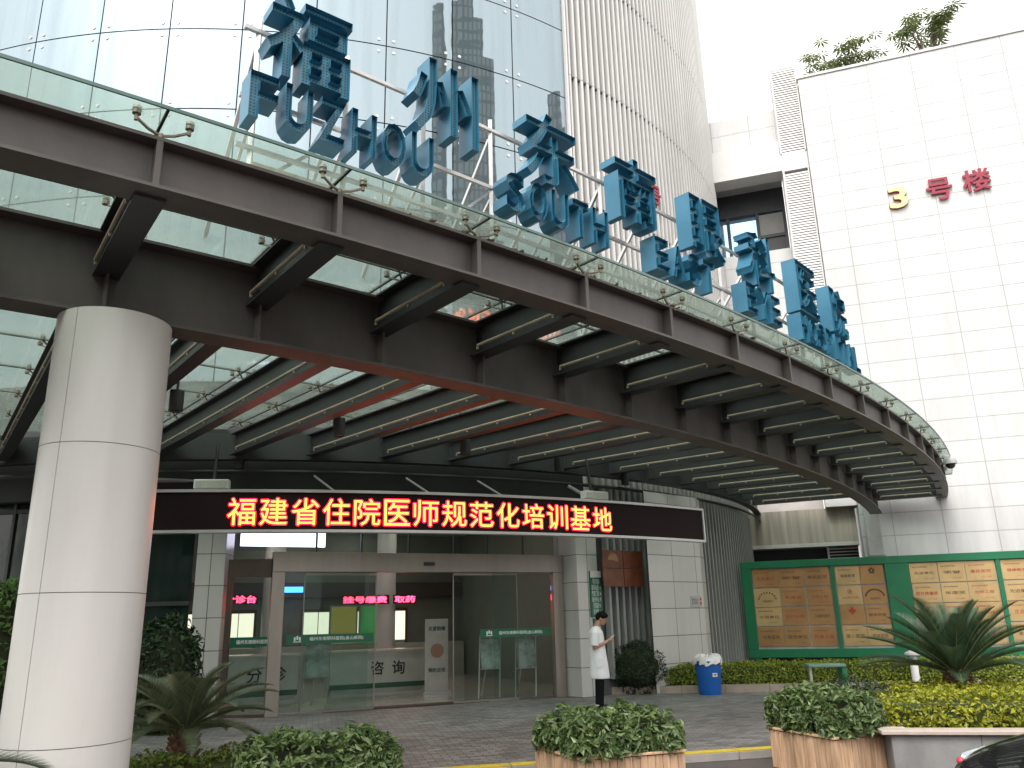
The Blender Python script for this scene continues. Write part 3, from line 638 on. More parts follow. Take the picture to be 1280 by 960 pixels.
# roof glass, one strip of panes per bay
RR = [50.66, 48.98, 47.38, 45.78, 44.18, 42.58, 40.98, 39.38, 37.78, 36.18]
for i in range(I0, 16):
    a, b = TH0+DA*i, TH0+DA*(i+1); g = MB(); mid = (a+b)/2; rt_ = tower_gap(mid, .03)
    for k in range(len(RR)-1):
        r1, r0 = RR[k], RR[k+1]
        if r1 < rt_+.1: break
        r0 = max(r0+.012, rt_)
        g.arc(C0, [(r0, 5.59), (r1, 5.59), (r1, 5.606), (r0, 5.606)], a+.0002, b-.0002, 4)
    obj('glass_strip', g, GLASSC, cn)
g = MB()
for i in range(I0, 17):
    t = TH0+DA*i; rt_ = tower_gap(t, .05) if i < 16 else 41
    d = Vector((math.cos(t), math.sin(t), 0)); g.obox(pc((50.655+rt_)/2, t, 5.597), d, (-d.y, d.x, 0), (0, 0, 1), (50.655-rt_)/2, .011, .012)
for r in RR[1:7]: g.arc(C0, [(r-.008, 5.584), (r+.010, 5.584), (r+.010, 5.611), (r-.008, 5.611)], ta, TH0+DA*14.5, 80)
obj('joint_seal', g, SEAL, cn)
g = MB(); g.arc(C0, [(50.655, 5.583), (50.672, 5.583), (50.672, 5.612), (50.655, 5.612)], ta, TH0+DA*16, 90); obj('glass_edge', g, mat('green_glass_edge', (.10, .17, .15), .25, 0, .2, 5), cn, True)
# debris and moss caught on the beam's top flange
g = MB()
for k in range(1300):
    t = TH0+DA*(15.8-14.8*abs(rng.uniform(0, 1))**1.4); r = rng.uniform(50.34, 50.46); s_ = rng.uniform(.006, .016)*(1.5 if (int(t*400) % 3 == 0) else .7)
    g.obox(pc(r, t, 5.452+s_*.3), (math.cos(t+rng.uniform(-1, 1)), math.sin(t+rng.uniform(-1, 1)), .1), (-math.sin(t), math.cos(t), .2), (0, 0, 1), s_*rng.uniform(.6, 2.6), s_*.8, s_*.45)
prop(obj('moss_litter', g, mat('brown_green_moss', (.09, .085, .035), .95, 0, .5, 20), cn), kind='stuff')
# spider fittings
def spider_outer(t):
    mb = MB(); q = Vector((-math.sin(t), math.cos(t), 0)); d = Vector((math.cos(t), math.sin(t), 0)); base = Vector(pc(50.42, t, 5.45))
    mb.tube(base, base+Vector((0, 0, .045)), .028, 8)
    for s_ in (-1, 1):
        e = Vector(pc(50.50, t, 5.535))+q*s_*.20; mb.path([base+Vector((0, 0, .03)), (base+e)/2+Vector((0, 0, .0)), e], .013, 6)
        mb.tube(e-Vector((0, 0, .025)), e+Vector((0, 0, .03)), .016, 8); mb.tube(e+Vector((0, 0, .03)), e+Vector((0, 0, .055)), .034, 10); mb.tube(e+Vector((0, 0, .074)), e+Vector((0, 0, .095)), .036, 10)
    return mb
def spider_in(t, r):
    mb = MB(); q = Vector((-math.sin(t), math.cos(t), 0)); d = Vector((math.cos(t), math.sin(t), 0)); base = Vector(pc(r, t, 5.40))
    mb.tube(base, base+Vector((0, 0, .09)), .022, 6)
    for s_ in (-1, 1):
        for u_ in (-1, 1):
            e = base+q*s_*.13+d*u_*.13+Vector((0, 0, .15)); mb.bar(base+Vector((0, 0, .08)), e, .018); mb.tube(e, e+Vector((0, 0, .04)), .034, 8); mb.tube(e+Vector((0, 0, .058)), e+Vector((0, 0, .075)), .034, 8)
    return mb
cnt = 0
for i in range(-4, 16):
    obj('spider_fitting', spider_outer(TH0+DA*i), RUST, cn, True); cnt += 1
for i in range(-6, 12):
    t = TH0+DA*i
    for k, r in enumerate(RR[1:]):
        if r < tower_gap(t, .5) or cnt >= 99: continue
        if i > 5 and k > 2: continue
        obj('spider_fitting', spider_in(t, r), RUST, cn, True); cnt += 1
# cylinder downlights
for (x, y) in ((-2.93, 13.3), (-5.51, 16.04), (-.92, 15.21), (.97, 17.3), (2.65, 19.29), (-4.9, 11.4)):
    g = MB(); g.lathe((x, y, 4.72), [(.0, .02), (.085, .02), (.10, 0), (.10, .30), (.02, .30), (.02, .5)], 20); obj('downlight', g, DARKM, cn, True)
# gutter strip seen over the beam on the left, near the letters
g = MB(); g.arc(C0, [(49.2, 5.63), (49.2, 5.66), (50.1, 5.66), (50.1, 5.63)], TH0+DA*.55, TH0+DA*1.9, 12); obj('sign_ballast_plate', g, mat('stained_white_plate', (.62, .6, .55), .6, 0, .3, 4), cn)
g = MB()
for pr in ([(49.16, 5.615), (49.2, 5.615), (49.2, 5.68), (49.16, 5.68)], [(50.1, 5.615), (50.14, 5.615), (50.14, 5.68), (50.1, 5.68)]): g.arc(C0, pr, TH0+DA*.54, TH0+DA*1.91, 12)
obj('plate_edge', g, RUST, cn)
# dome camera on the end of the canopy
cc = thing('dome_camera', 'white dome security camera at the far tip of the canopy beam', 'camera', pc(50.62, TH0+DA*13.7, 5.4))
g = MB(); p = Vector(pc(50.64, TH0+DA*13.7, 5.36)); g.lathe(p, [(.0, .20), (.10, .19), (.155, .13), (.165, .06), (.165, .0), (.0, .0)], 24); g.path([Vector(pc(50.34, TH0+DA*13.7, 5.38)), p+Vector((0, 0, .12))], .035, 10); obj('camera_body', g, mat('grey_white_casing', (.42, .42, .41), .4), cc, True)
g = MB(); g.lathe(p, [(.12, 0), (.11, -.06), (.07, -.11), (.0, -.125)], 20); obj('camera_dome', g, BLACKP, cc, True)
# columns
cl = thing('round_column', 'fat white panel clad round column carrying the canopy at the left', 'column', (-3.845, 7.41, 0))
cx, cy, cr_ = -3.845, 7.41, .507
g = MB(); g.lathe((cx, cy, 0), [(cr_-.008, -.09), (cr_-.008, 4.535)], 64); obj('column_core', g, CORE, cl, True)
seam = math.radians(-103)
for (z0, z1) in ((-.09, .79), (.797, 1.995), (2.002, 3.275), (3.282, 4.54)):
    g = MB(); n = 48
    for (a, b) in ((seam+.006, seam+PI-.006), (seam+PI+.006, seam+2*PI-.006)):
        g.arc((cx, cy), [(cr_-.006, z0), (cr_, z0), (cr_, z1), (cr_-.006, z1)], a, b, 40)
    obj('column_panel', g, WHITEP, cl, True)

# ================================================================== ROOFTOP LETTER SIGN
def led_face(name):
    """letter fronts: same blue paint pierced by rows of small led holes"""
    m, n, l, b = nmat(name)
    tc = n.new('ShaderNodeTexCoord'); vo = n.new('ShaderNodeTexVoronoi'); vo.inputs['Scale'].default_value = 30; vo.inputs['Randomness'].default_value = 0
    l.new(tc.outputs['Object'], vo.inputs['Vector'])
    cr = n.new('ShaderNodeValToRGB'); cr.color_ramp.interpolation = 'CONSTANT'; cr.color_ramp.elements[0].color = (.01, .05, .085, 1); cr.color_ramp.elements[1].position = .26; cr.color_ramp.elements[1].color = (.068, .235, .32, 1)
    l.new(vo.outputs['Distance'], cr.inputs[0]); l.new(cr.outputs[0], b.inputs['Base Color']); b.inputs['Roughness'].default_value = .45
    return m
LEDF = led_face('blue_led_face')
sg = thing('rooftop_letter_sign', 'blue box letters along the canopy edge, Chinese above FUZHOU SOUTH EAST EYE HOSPITAL', 'sign', pc(50.0, TH0+DA*4.5, 5.61))
RS_F, RS_B = 50.20, 49.95
def letter(ch, s, w, z0, h, bold):
    t = TH0+s/50.0; d = Vector((math.cos(t), math.sin(t), 0)); q = Vector((-math.sin(t), math.cos(t), 0)); dep = (RS_F-RS_B)/2
    rec = .06                                    # the open front tray is 75 mm deep
    v, f = text_mb(ch, w, h, 2*dep-rec, bold, solid=True); v[:, 2] -= rec/2
    v2, f2 = text_mb(ch, w, h, rec, bold, solid=True, fill='NONE'); v2[:, 2] += dep-rec/2
    L = Vector(pc((RS_F+RS_B)/2, t, z0+h/2)); me = bpy.data.meshes.new('letter'); k_ = len(v)
    me.from_pydata(np.concatenate([v, v2]).tolist(), [], f+[tuple(a+k_ for a in x) for x in f2]); me.materials.append(BLUE); me.materials.append(LEDF)
    b = bmesh.new(); b.from_mesh(me); bmesh.ops.remove_doubles(b, verts=b.verts, dist=1e-5); b.normal_update()
    zf = dep-rec
    for x in b.faces:
        if abs(x.normal.z) > .9 and abs(x.calc_center_median().z-zf) < .01: x.material_index = 1
    b.to_mesh(me); b.free()
    o = bpy.data.objects.new('letter', me); COL.objects.link(o); o.parent = sg; LOC[o.name] = L
    mw = Matrix((q, Vector((0, 0, 1)), d)).transposed().to_4x4(); mw.translation = L-wloc(sg); o.matrix_local = mw
    return o
for ch, s in zip('福州东南眼科医院', (1.30, 2.87, 4.42, 5.98, 7.62, 9.22, 10.95, 12.45)):
    letter(ch, s-.02, .86, 6.63, .95, .012)
def word(wd, s0, s1, h=.48):
    k = len(wd); st_ = (s1-s0)/k
    for i, c in enumerate(wd):
        wd_ = {'I': .12}.get(c, st_*.80); letter(c, s0+st_*(i+.5), wd_, 6.095, h, .020)
word('FUZHOU', .70, 2.72); word('SOUTH', 3.62, 5.36); word('EAST', 6.22, 7.72); word('EYE', 8.52, 9.72); word('HOSPITAL', 10.42, 13.35)
g = MB()
for (z, r) in ((6.0, 49.83), (6.53, 49.83), (7.3, 49.83)):
    g.arc(C0, [(r-.02, z-.02), (r+.02, z-.02), (r+.02, z+.02), (r-.02, z+.02)], TH0+.75/50, TH0+13.3/50, 40)
for k in range(14):
    s = .9+k*.95; t = TH0+s/50; g.bar(pc(49.81, t, 5.61), pc(49.81, t, 7.45), .045); g.bar(pc(49.79, t, 7.2), pc(48.5, t, 5.63), .04); g.bar(pc(49.79, t, 6.4), pc(49.0, t, 5.63), .03)
    if k % 2 == 0: g.bar(pc(49.78, t, 5.62), pc(49.78, t+.95/50, 6.5), .03)
obj('support_frame', g, GALV, sg)

# ================================================================== LED SCREEN over the entrance
RL = 18.6
ls = thing('led_ticker_screen', 'long curved black led screen with glowing yellow red characters over the entrance', 'screen', pt(RL, -1.2, 3.3))
T0_, T1_ = -1.535, -.855
g = MB(); g.arc(CT, [(RL-.16, 3.32), (RL, 3.32), (RL, 3.98), (RL-.16, 3.98)], T0_, T1_, 60)
lm_, n_, l_, b_ = nmat('led_matrix_dark')
tcx = n_.new('ShaderNodeTexCoord'); vo = n_.new('ShaderNodeTexVoronoi'); vo.inputs['Scale'].default_value = 60; vo.inputs['Randomness'].default_value = 0; l_.new(tcx.outputs['Object'], vo.inputs['Vector'])
crx = n_.new('ShaderNodeValToRGB'); crx.color_ramp.elements[0].color = (.016, .005, .005, 1); crx.color_ramp.elements[1].color = (.008, .003, .003, 1); l_.new(vo.outputs['Distance'], crx.inputs[0]); l_.new(crx.outputs[0], b_.inputs['Base Color']); b_.inputs['Roughness'].default_value = .6; b_.inputs['Specular IOR Level'].default_value = .2
obj('screen_panel', g, lm_, ls, True)
g = MB()
g.arc(CT, [(RL-.17, 3.98), (RL+.03, 3.98), (RL+.03, 4.03), (RL-.17, 4.03)], T0_, T1_, 60); g.arc(CT, [(RL-.17, 3.27), (RL+.03, 3.27), (RL+.03, 3.32), (RL-.17, 3.32)], T0_, T1_, 60)
for t in (T0_, T1_): g.obox(pt(RL-.07, t, 3.65), (math.cos(t), math.sin(t), 0), (-math.sin(t), math.cos(t), 0), (0, 0, 1), .10, .025, .38)
obj('screen_frame', g, ALU, ls, True)
YEL = emit('yellow_led', (1, .40, .04), 1.5); REDL = emit('red_halo_glow', (1, .004, .03), 2.8)  # red halo round each character, built as a glowing layer behind it
msg = '福建省住院医师规范化培训基地'; ma, mb_ = -1.418, -1.0065
gy, gr = MB(), MB(); st_ = (mb_-ma)/len(msg)
for i, c in enumerate(msg):
    t = ma+st_*(i+.5); q = (-math.sin(t), math.cos(t), 0)
    place_text(gr, text_mb(c, .51, .51, .002, .034), pt(RL+.008, t, 3.635), q, (0, 0, 1)); place_text(gy, text_mb(c, .47, .47, .003, 0), pt(RL+.018, t, 3.635), q, (0, 0, 1))
obj('led_halo_layer', gr, REDL, ls); obj('led_character', gy, YEL, ls)
for t, r_ in ((-1.318, .02), (-1.223, .02), (-1.143, .02), (-1.028, .035)):
    g = MB(); g.tube(pt(RL-.10, t, 4.03), pt(RL-.45, t-.02, 4.36), r_, 8); obj('hanger_rod', g, mat('dull_rod', (.30, .29, .27), .6), ls, True)
for t, lab in ((-1.433, 'white floodlight box on top of the red screen near the white column'), (-1.027, 'white floodlight box on top of the red screen near its right end')):
    b_ = thing('floodlight_box', lab, 'light', pt(RL-.07, t, 4.03)); d = (math.cos(t), math.sin(t), 0); q = (-math.sin(t), math.cos(t), 0)
    g = MB(); g.obox(pt(RL-.07, t, 4.125), d, q, (0, 0, 1), .09, .30, .085); obj('light_housing', g, WHITEPL, b_, bevel=.012)
    g = MB(); g.obox(pt(RL+.022, t, 4.125), d, q, (0, 0, 1), .003, .27, .06); obj('light_lens', g, mat('ribbed_lens', (.5, .52, .45), .3, 0, .15, 30), b_)
    g = MB(); g.tube(pt(RL-.16, t, 4.12), pt(RL-.3, t, 4.92), .03, 8); obj('light_bracket', g, DARKM, b_, True)

# ------------------------------------------------------------------ signs and pictures on the entrance side walls
t = -.951; d = Vector((math.cos(t), math.sin(t), 0)); q = Vector((-math.sin(t), math.cos(t), 0))
base = Vector(pt(RG+.30, t, 0))
ds = thing('direction_sign', 'tall narrow green directory sign on the right entrance pier', 'sign', base+q*.13+d*.02+Vector((0, 0, 1.35)))
g = MB(); g.obox(base+q*.20+d*.025+Vector((0, 0, 2.22)), d, q, (0, 0, 1), .02, .17, .52); b_ = obj('sign_panel', g, GREENS, ds, bevel=.004)
g = MB(); g.obox(base+q*.20+d*.048+Vector((0, 0, 2.66)), d, q, (0, 0, 1), .002, .16, .075); obj('sign_header', g, WHITEPL, ds)
g = MB(); place_text(g, text_mb('导诊指南\n挂号收费 →\n专家门诊 →\n视光中心 ↑\n住院部 ↑\n检查室 →', .27, .80, .001, 0), base+q*.20+d*.0475+Vector((0, 0, 2.16)), q, (0, 0, 1)); obj('sign_lettering', g, WHITEINK, ds)
wc = thing('wheelchair_sign', 'small square green wheelchair access sign under the directory sign', 'sign', base+q*.22+Vector((0, 0, 1.42)))
g = MB(); g.obox(base+q*.22+d*.02+Vector((0, 0, 1.53)), d, q, (0, 0, 1), .012, .13, .14); obj('sign_plate', g, GREENS, wc)
g = MB(); cc_ = base+q*.22+d*.036+Vector((0, 0, 1.52))
ring = [(cc_+q*(.055*math.cos(a)-.01)+Vector((0, 0, .055*math.sin(a)-.02))) for a in np.linspace(PI*.75, PI*2.1, 14)]
g.path(ring, .008, 6); g.path([cc_+q*-.02+Vector((0, 0, .06)), cc_+q*-.015+Vector((0, 0, .01)), cc_+q*.035+Vector((0, 0, .005)), cc_+q*.06+Vector((0, 0, -.06))], .009, 6); g.ellipsoid(cc_+q*-.02+Vector((0, 0, .085)), (.014, .014, .014), 8, 6)
obj('wheelchair_symbol', g, WHITEINK, wc)
mu = thing('orange_mural', 'orange brown four panel picture hung on the shaded fins beside the man', 'picture', pt(RT+.13, -.898, 2.38))
for a in (0, 1):
    for b2 in (0, 1):
        tt = -.917+a*.040; zz = 2.58+b2*.42; dd = (math.cos(tt), math.sin(tt), 0); qq = (-math.sin(tt), math.cos(tt), 0)
        g = MB(); g.obox(pt(RT+.14, tt, zz), dd, qq, (0, 0, 1), .015, .325, .205); obj('mural_panel', g, mat('orange_print', (.15+.02*a, .045, .017), .5, 0, .5, 3), mu)
g = MB(); g.lathe((0, 0, 0), [(0, 0), (.17, 0), (.17, .005)], 24, -.3, PI); v = np.array(g.v); f_ = g.f; g = MB(); tt = -.917; place_text(g, (v, f_), pt(RT+.157, tt, 2.98), (-math.sin(tt), math.cos(tt), 0), (0, 0, 1)); obj('mural_shape', g, mat('pale_orange_print', (.34, .17, .07), .5, 0, .3, 6), mu)
pn = Vector((*PIER_N, 0)); pd = Vector((*PIER_D, 0)); pb = Vector((*PIER_B, 0))
nt_ = thing('wall_notice', 'small pale notice plate with red marks on the white corner pier', 'sign', pb-pd*.25+Vector((0, 0, 1.9)))
g = MB(); g.obox(pb-pd*.33+pn*.008+Vector((0, 0, 2.02)), pd, pn, (0, 0, 1), .22, .006, .13); obj('notice_plate', g, mat('grey_plate', (.45, .44, .43), .4), nt_)
g = MB(); place_text(g, text_mb('消防安全\n重点部位', .26, .15, .001), pb-pd*.38+pn*.016+Vector((0, 0, 2.02)), pd, (0, 0, 1)); obj('notice_text', g, mat('grey_print', (.2, .2, .2), .5), nt_)
g = MB()
for zz in (1.97, 2.07): g.obox(pb-pd*.15+pn*.017+Vector((0, 0, zz)), pd, pn, (0, 0, 1), .025, .002, .03)
obj('notice_mark', g, REDINK, nt_)
sc = thing('wall_camera', 'small dark security camera on the wall right of the grey fins', 'camera', p3(-6.3, -.45, 3.9))
g = MB(); box3(g, -6.42, -6.18, -.48, -.2, 3.95, 4.12); box3(g, -6.36, -6.24, -.5, -.3, 4.12, 4.3); obj('camera_housing', g, DARKM, sc, bevel=.01)

# ================================================================== AWARD BOARD
OB = 3.0
bd = thing('award_board', 'long green framed display board filled with brass award plaques', 'notice board', p3(-3, OB, 0))
FZ0, FZ1 = .50, 3.13
g = MB(); box3(g, -6.15, 3.9, OB, OB+.12, FZ1-.20, FZ1); box3(g, -6.15, 3.9, OB, OB+.12, FZ0, FZ0+.23)
for (a, b) in ((-6.15, -5.86), (-2.33, -1.72), (2.6, 3.2)): box3(g, a, b, OB, OB+.12, FZ0+.23, FZ1-.20)
obj('board_frame', g, GREENP, bd, bevel=.01)
g = MB(); box3(g, -5.86, -2.33, OB+.0, OB+.02, FZ0+.23, FZ1-.20); box3(g, -1.72, 2.6, OB+.0, OB+.02, FZ0+.23, FZ1-.20); obj('board_backing', g, mat('pale_backing_sheet', (.40, .39, .37), .6, 0, .3), bd)
for s in (-3.68, .43): g = MB(); box3(g, s-.05, s+.05, OB+.02, OB+.10, FZ0+.23, FZ1-.20); obj('board_divider', g, GREENP, bd)
for s in (-5.9, -2.0, 2.8):
    g = MB(); box3(g, s-.06, s+.06, OB+.02, OB+.1, 0, FZ0); obj('board_post', g, GREENP, bd)
words = ['福州市\n先进单位', '医疗质量奖', '省级文明\n示范单位', '优秀医院', '', '年度奖', '医保定点\n医疗机构', '诚信单位', '惠民医院', '光明工程', '三级眼科医院', '防盲治盲', '健康教育', '先进集体', '定点单位', '爱心医院', '示范基地', '福建省著名', '服务明星', '平安医院']
cols = [(-5.84, -5.14), (-5.12, -4.46), (-4.42, -3.76), (-3.60, -2.98), (-2.96, -2.36), (-1.70, -1.02), (-1.0, -.36), (-.34, .36), (.50, 1.2), (1.22, 1.9), (1.92, 2.58)]
zr = [(2.41, 2.90), (1.88, 2.36), (1.36, 1.84), (.80, 1.31)]
k = 0
for ci, (a, b) in enumerate(cols):
    for ri, (z0, z1) in enumerate(zr):
        j = rng.uniform(-.012, .012, 4); dark = (ci < 5) and not (ci == 0 and ri == 1)
        g = MB(); box3(g, a-.002+j[0]*.6, b+.002+j[1]*.6, OB+.022, OB+.045, z0-.008+j[2]*.6, z1+.008+j[3]*.6)
        pq = obj('plaque', g, BRASS2 if (dark and rng.random() < .75) else BRASS1, bd)
        m_ = (a+b)/2; zc = (z0+z1)/2; w_ = (b-a); X = (*U3, 0); O_ = OB+.047
        ink = REDINK if rng.random() < .55 else DARKINK
        g = MB(); special = None
        if (ci, ri) == (3, 2): special = 'cross'; box3(g, m_-.035, m_+.035, O_-.001, O_+.002, zc+.02, zc+.20); box3(g, m_-.09, m_+.09, O_-.001, O_+.0025, zc+.075, zc+.145); ink = REDINK
        elif (ci, ri) == (4, 0):
            ink = DARKINK
            for q_ in range(5):
                aa = PI/2+2*PI*q_/5; g.tube(p3(m_+.055*math.cos(aa), O_-.001, zc+.11+.055*math.sin(aa)), p3(m_+.055*math.cos(aa), O_+.002, zc+.11+.055*math.sin(aa)), .036, 12)
        elif (ci, ri) in ((4, 1), (0, 1)):
            ink = DARKINK
            for q_ in range(9 if ci == 0 else 22):
                aa = PI*(.08+.84*q_/(8 if ci == 0 else 21)); box3(g, m_+.24*math.cos(aa)-.02, m_+.24*math.cos(aa)+.02, O_-.001, O_+.002, zc-.08+.22*math.sin(aa)-.02, zc-.08+.22*math.sin(aa)+.02)
            place_text(g, text_mb('先进单位', .26, .06, .001, .01), p3(m_, O_, zc-.1), X, (0, 0, 1))
        elif (ci, ri) == (3, 1):
            ink = REDINK; ringp = [p3(m_+.05*math.cos(aa), O_, zc+.1+.05*math.sin(aa)) for aa in np.linspace(0, 2*PI, 17)]; g.path(ringp, .008, 5); box3(g, m_-.02, m_+.02, O_-.001, O_+.002, zc+.08, zc+.12); place_text(g, text_mb('定点医疗机构', .42, .06, .001), p3(m_, O_, zc-.06), X, (0, 0, 1))
        else:
            wd = words[k % len(words)] or '荣誉'; wd = wd.split('\n')
            place_text(g, text_mb(wd[-1], w_*rng.uniform(.62, .8), rng.uniform(.075, .105), .001, .006), p3(m_, O_, zc-.01), X, (0, 0, 1))
            for (tx, tw2, th2, dx, dz) in (('福州东南眼科医院', .55, .038, -.12, .15), ('二〇一五年', .35, .034, .15, -.16)):
                g2 = MB(); place_text(g2, text_mb(tx, w_*tw2, th2, .001), p3(m_+w_*dx, O_, zc+dz), X, (0, 0, 1)); obj('small_lettering', g2, ink, pq)
        obj('plaque_lettering', g, ink, pq); k += 1
lp = thing('lawn_lamp', 'short white post lamp with flat cap in front of the green board', 'lamp', (8.87, 19.3, 0))
g = MB(); g.lathe((8.87, 19.3, 0), [(.085, 0), (.085, .66), (.06, .70)], 20); obj('lamp_post', g, WHITEPL, lp, True)
g = MB(); g.lathe((8.87, 19.3, 0), [(.0, .70), (.17, .72), (.17, .76), (.05, .82), (0, .82)], 24); obj('lamp_cap', g, mat('grey_cap', (.5, .5, .48), .5), lp, True)
gb = thing('green_bench', 'green metal bench with one leg at its right end in front of the far hedge', 'bench', (6.05, 17.0, 0))
g = MB(); g.obox((6.05, 17.0, .685), (1, -.08, 0), (.08, 1, 0), (0, 0, 1), .36, .2, .03); obj('bench_seat', g, mat('pale_green_slab', (.14, .25, .20), .45, 0, .2, 5), gb, bevel=.012)
g = MB(); g.obox((6.37, 16.97, .34), (1, -.08, 0), (.08, 1, 0), (0, 0, 1), .045, .16, .315); obj('bench_leg', g, GREENP, gb, bevel=.01)
g = MB(); g.obox((5.76, 17.02, .34), (1, -.08, 0), (.08, 1, 0), (0, 0, 1), .025, .04, .315); obj('bench_leg', g, ALU, gb, bevel=.01)

# ================================================================== PLANTS
def leaves(mb, pts, nrm, size, aspect=.45, droop=.3, spread=.9, fold=.25):
    """folded leaf blades at pts, facing roughly nrm"""
    for p, n0 in zip(pts, nrm):
        n0 = Vector(n0); n0 = (n0+Vector(rng.normal(0, spread, 3))).normalized()
        d = n0.orthogonal(); d.rotate(Matrix.Rotation(rng.uniform(0, 2*PI), 3, n0)); d = (d+Vector((0, 0, -droop))).normalized()
        s = d.cross(n0).normalized(); L = size*rng.uniform(.6, 1.25); w = L*aspect; p = Vector(p)
        b = p-d*L*.4; m1 = p+n0*fold*w*.0
        mb.add([b, p+s*w*.5+n0*fold*w, p+d*L*.6, p-s*w*.5+n0*fold*w, p+d*.1*L], [(0, 1, 4), (1, 2, 4), (0, 4, 3), (4, 2, 3)])
def box_leaves(n, c, ax, hx, hy, hz, bump=.05):
    """points over the top and sides of a clipped block, with lumps"""
    ax = np.array(ax); ay = np.array([-ax[1], ax[0]]); P = []; Nn = []
    at = 4*hx*hy; as_ = 2*hx*2*hz; ae = 2*hy*2*hz; tot = at+2*as_+2*ae
    ph = rng.uniform(0, 6, 6)
    for _ in range(n):
        r = rng.uniform(0, tot); a, b = rng.uniform(-1, 1, 2)
        if r < at: l = (a*hx, b*hy, hz); nn_ = (0, 0, 1)
        elif r < at+2*as_: sg_ = 1 if r < at+as_ else -1; l = (a*hx, sg_*hy, b*hz); nn_ = (ay[0]*sg_, ay[1]*sg_, .35)
        else: sg_ = 1 if r < at+2*as_+ae else -1; l = (sg_*hx, a*hy, b*hz); nn_ = (ax[0]*sg_, ax[1]*sg_, .35)
        lump = bump*(math.sin(l[0]*9+ph[0])+math.sin(l[1]*8+ph[1])+math.sin(l[0]*21+l[1]*17+ph[2]))*.5
        e = max(abs(l[0])/hx, abs(l[1])/hy); rnd = .10*max(0, e-.75)/.25*(1 if l[2] > 0 else 0)
        inn = rng.uniform(-.045, .035)
        q = np.array(c)+np.array([*(ax*l[0]+ay*l[1]), l[2]-rnd])+np.array(nn_)*(lump+inn)
        P.append(q); Nn.append(nn_)
    return P, Nn
def clipped(name, label, cat, c, ax, hx, hy, hz, n, size, c1, c2, group=None, bump=.05, aspect=.5):
    t = thing(name, label, cat, (c[0], c[1], c[2]-hz), group)
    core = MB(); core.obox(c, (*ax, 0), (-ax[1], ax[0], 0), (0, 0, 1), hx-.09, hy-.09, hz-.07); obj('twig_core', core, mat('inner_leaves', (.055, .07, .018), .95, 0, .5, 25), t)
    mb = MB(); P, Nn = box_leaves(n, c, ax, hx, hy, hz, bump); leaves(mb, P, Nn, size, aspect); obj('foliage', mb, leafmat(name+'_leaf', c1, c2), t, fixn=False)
    return t
def ball(name, label, cat, c, r, n, size, c1, c2, group=None, lumps=.12, aspect=.45):
    t = thing(name, label, cat, (c[0], c[1], c[2]-r[2]), group)
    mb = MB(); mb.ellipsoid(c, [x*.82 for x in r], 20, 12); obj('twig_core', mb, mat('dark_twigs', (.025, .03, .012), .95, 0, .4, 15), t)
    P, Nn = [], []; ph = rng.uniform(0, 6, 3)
    for _ in range(n):
        d = rng.normal(0, 1, 3); d /= np.linalg.norm(d)
        k_ = 1+lumps*(math.sin(d[0]*7+ph[0])+math.sin(d[1]*8+ph[1])+math.sin(d[2]*9+ph[2]))*.5+rng.uniform(-.16, .05)
        P.append(np.array(c)+d*np.array(r)*k_); Nn.append(d+np.array([0, 0, .3]))
    mb = MB(); leaves(mb, P, Nn, size, aspect); obj('foliage', mb, leafmat(name+'_leaf', c1, c2), t, fixn=False)
    return t
G1, G2 = (.04, .085, .022), (.21, .28, .105)
Y1, Y2 = (.13, .16, .010), (.42, .42, .03)
D1, D2 = (.010, .026, .010), (.035, .065, .022)
def planter(label, A, B, C, zt, zb=-.1):
    """slatted timber planter box; A, B, C are three rim corners in plan"""
    A = np.array(A); B = np.array(B); C = np.array(C); D = A+C-B; c = (A+C)/2
    t = thing('wooden_planter', label, 'planter', (c[0], c[1], zb), 'slatted wooden planters along the kerb')
    mb = MB()
    for (p, q) in ((A, B), (B, C), (C, D), (D, A)):
        e = q-p; L = np.linalg.norm(e); e = e/L; n_ = np.array([e[1], -e[0]]); n_ = n_ if n_@((p+q)/2-c) > 0 else -n_; k = max(4, int(round(L/.085)))
        for i in range(k):
            m = p+e*L*(i+.5)/k - n_*.012; hh = (zt-zb)/2-.02
            mb.obox((m[0], m[1], (zt+zb)/2-.012), (*e, 0), (*n_, 0), (0, 0, 1), L/k/2-.0025, .012, hh)
    obj('slat_side', mb, WOODP, t, bevel=.003)
    mb = MB()
    for (p, q) in ((A, B), (B, C), (C, D), (D, A)):
        e = (q-p)/np.linalg.norm(q-p); n_ = np.array([e[1], -e[0]]); n_ = n_ if n_@((p+q)/2-c) > 0 else -n_
        m = (p+q)/2-n_*.015; mb.obox((m[0], m[1], zt-.012+.001*(abs(e[0]) > .5)), (*e, 0), (*n_, 0), (0, 0, 1), np.linalg.norm(q-p)/2+.012, .032, .012)
    obj('rim', mb, WOODP, t, bevel=.003)
    mb = MB(); e = (B-A)/np.linalg.norm(B-A); f = (C-B)/np.linalg.norm(C-B)
    mb.obox((c[0], c[1], zt-.10), (*e, 0), (*f, 0), (0, 0, 1), np.linalg.norm(B-A)/2-.03, np.linalg.norm(C-B)/2-.03, .03); obj('soil', mb, SOIL, t)
    return t, c, e, f, np.linalg.norm(B-A), np.linalg.norm(C-B)
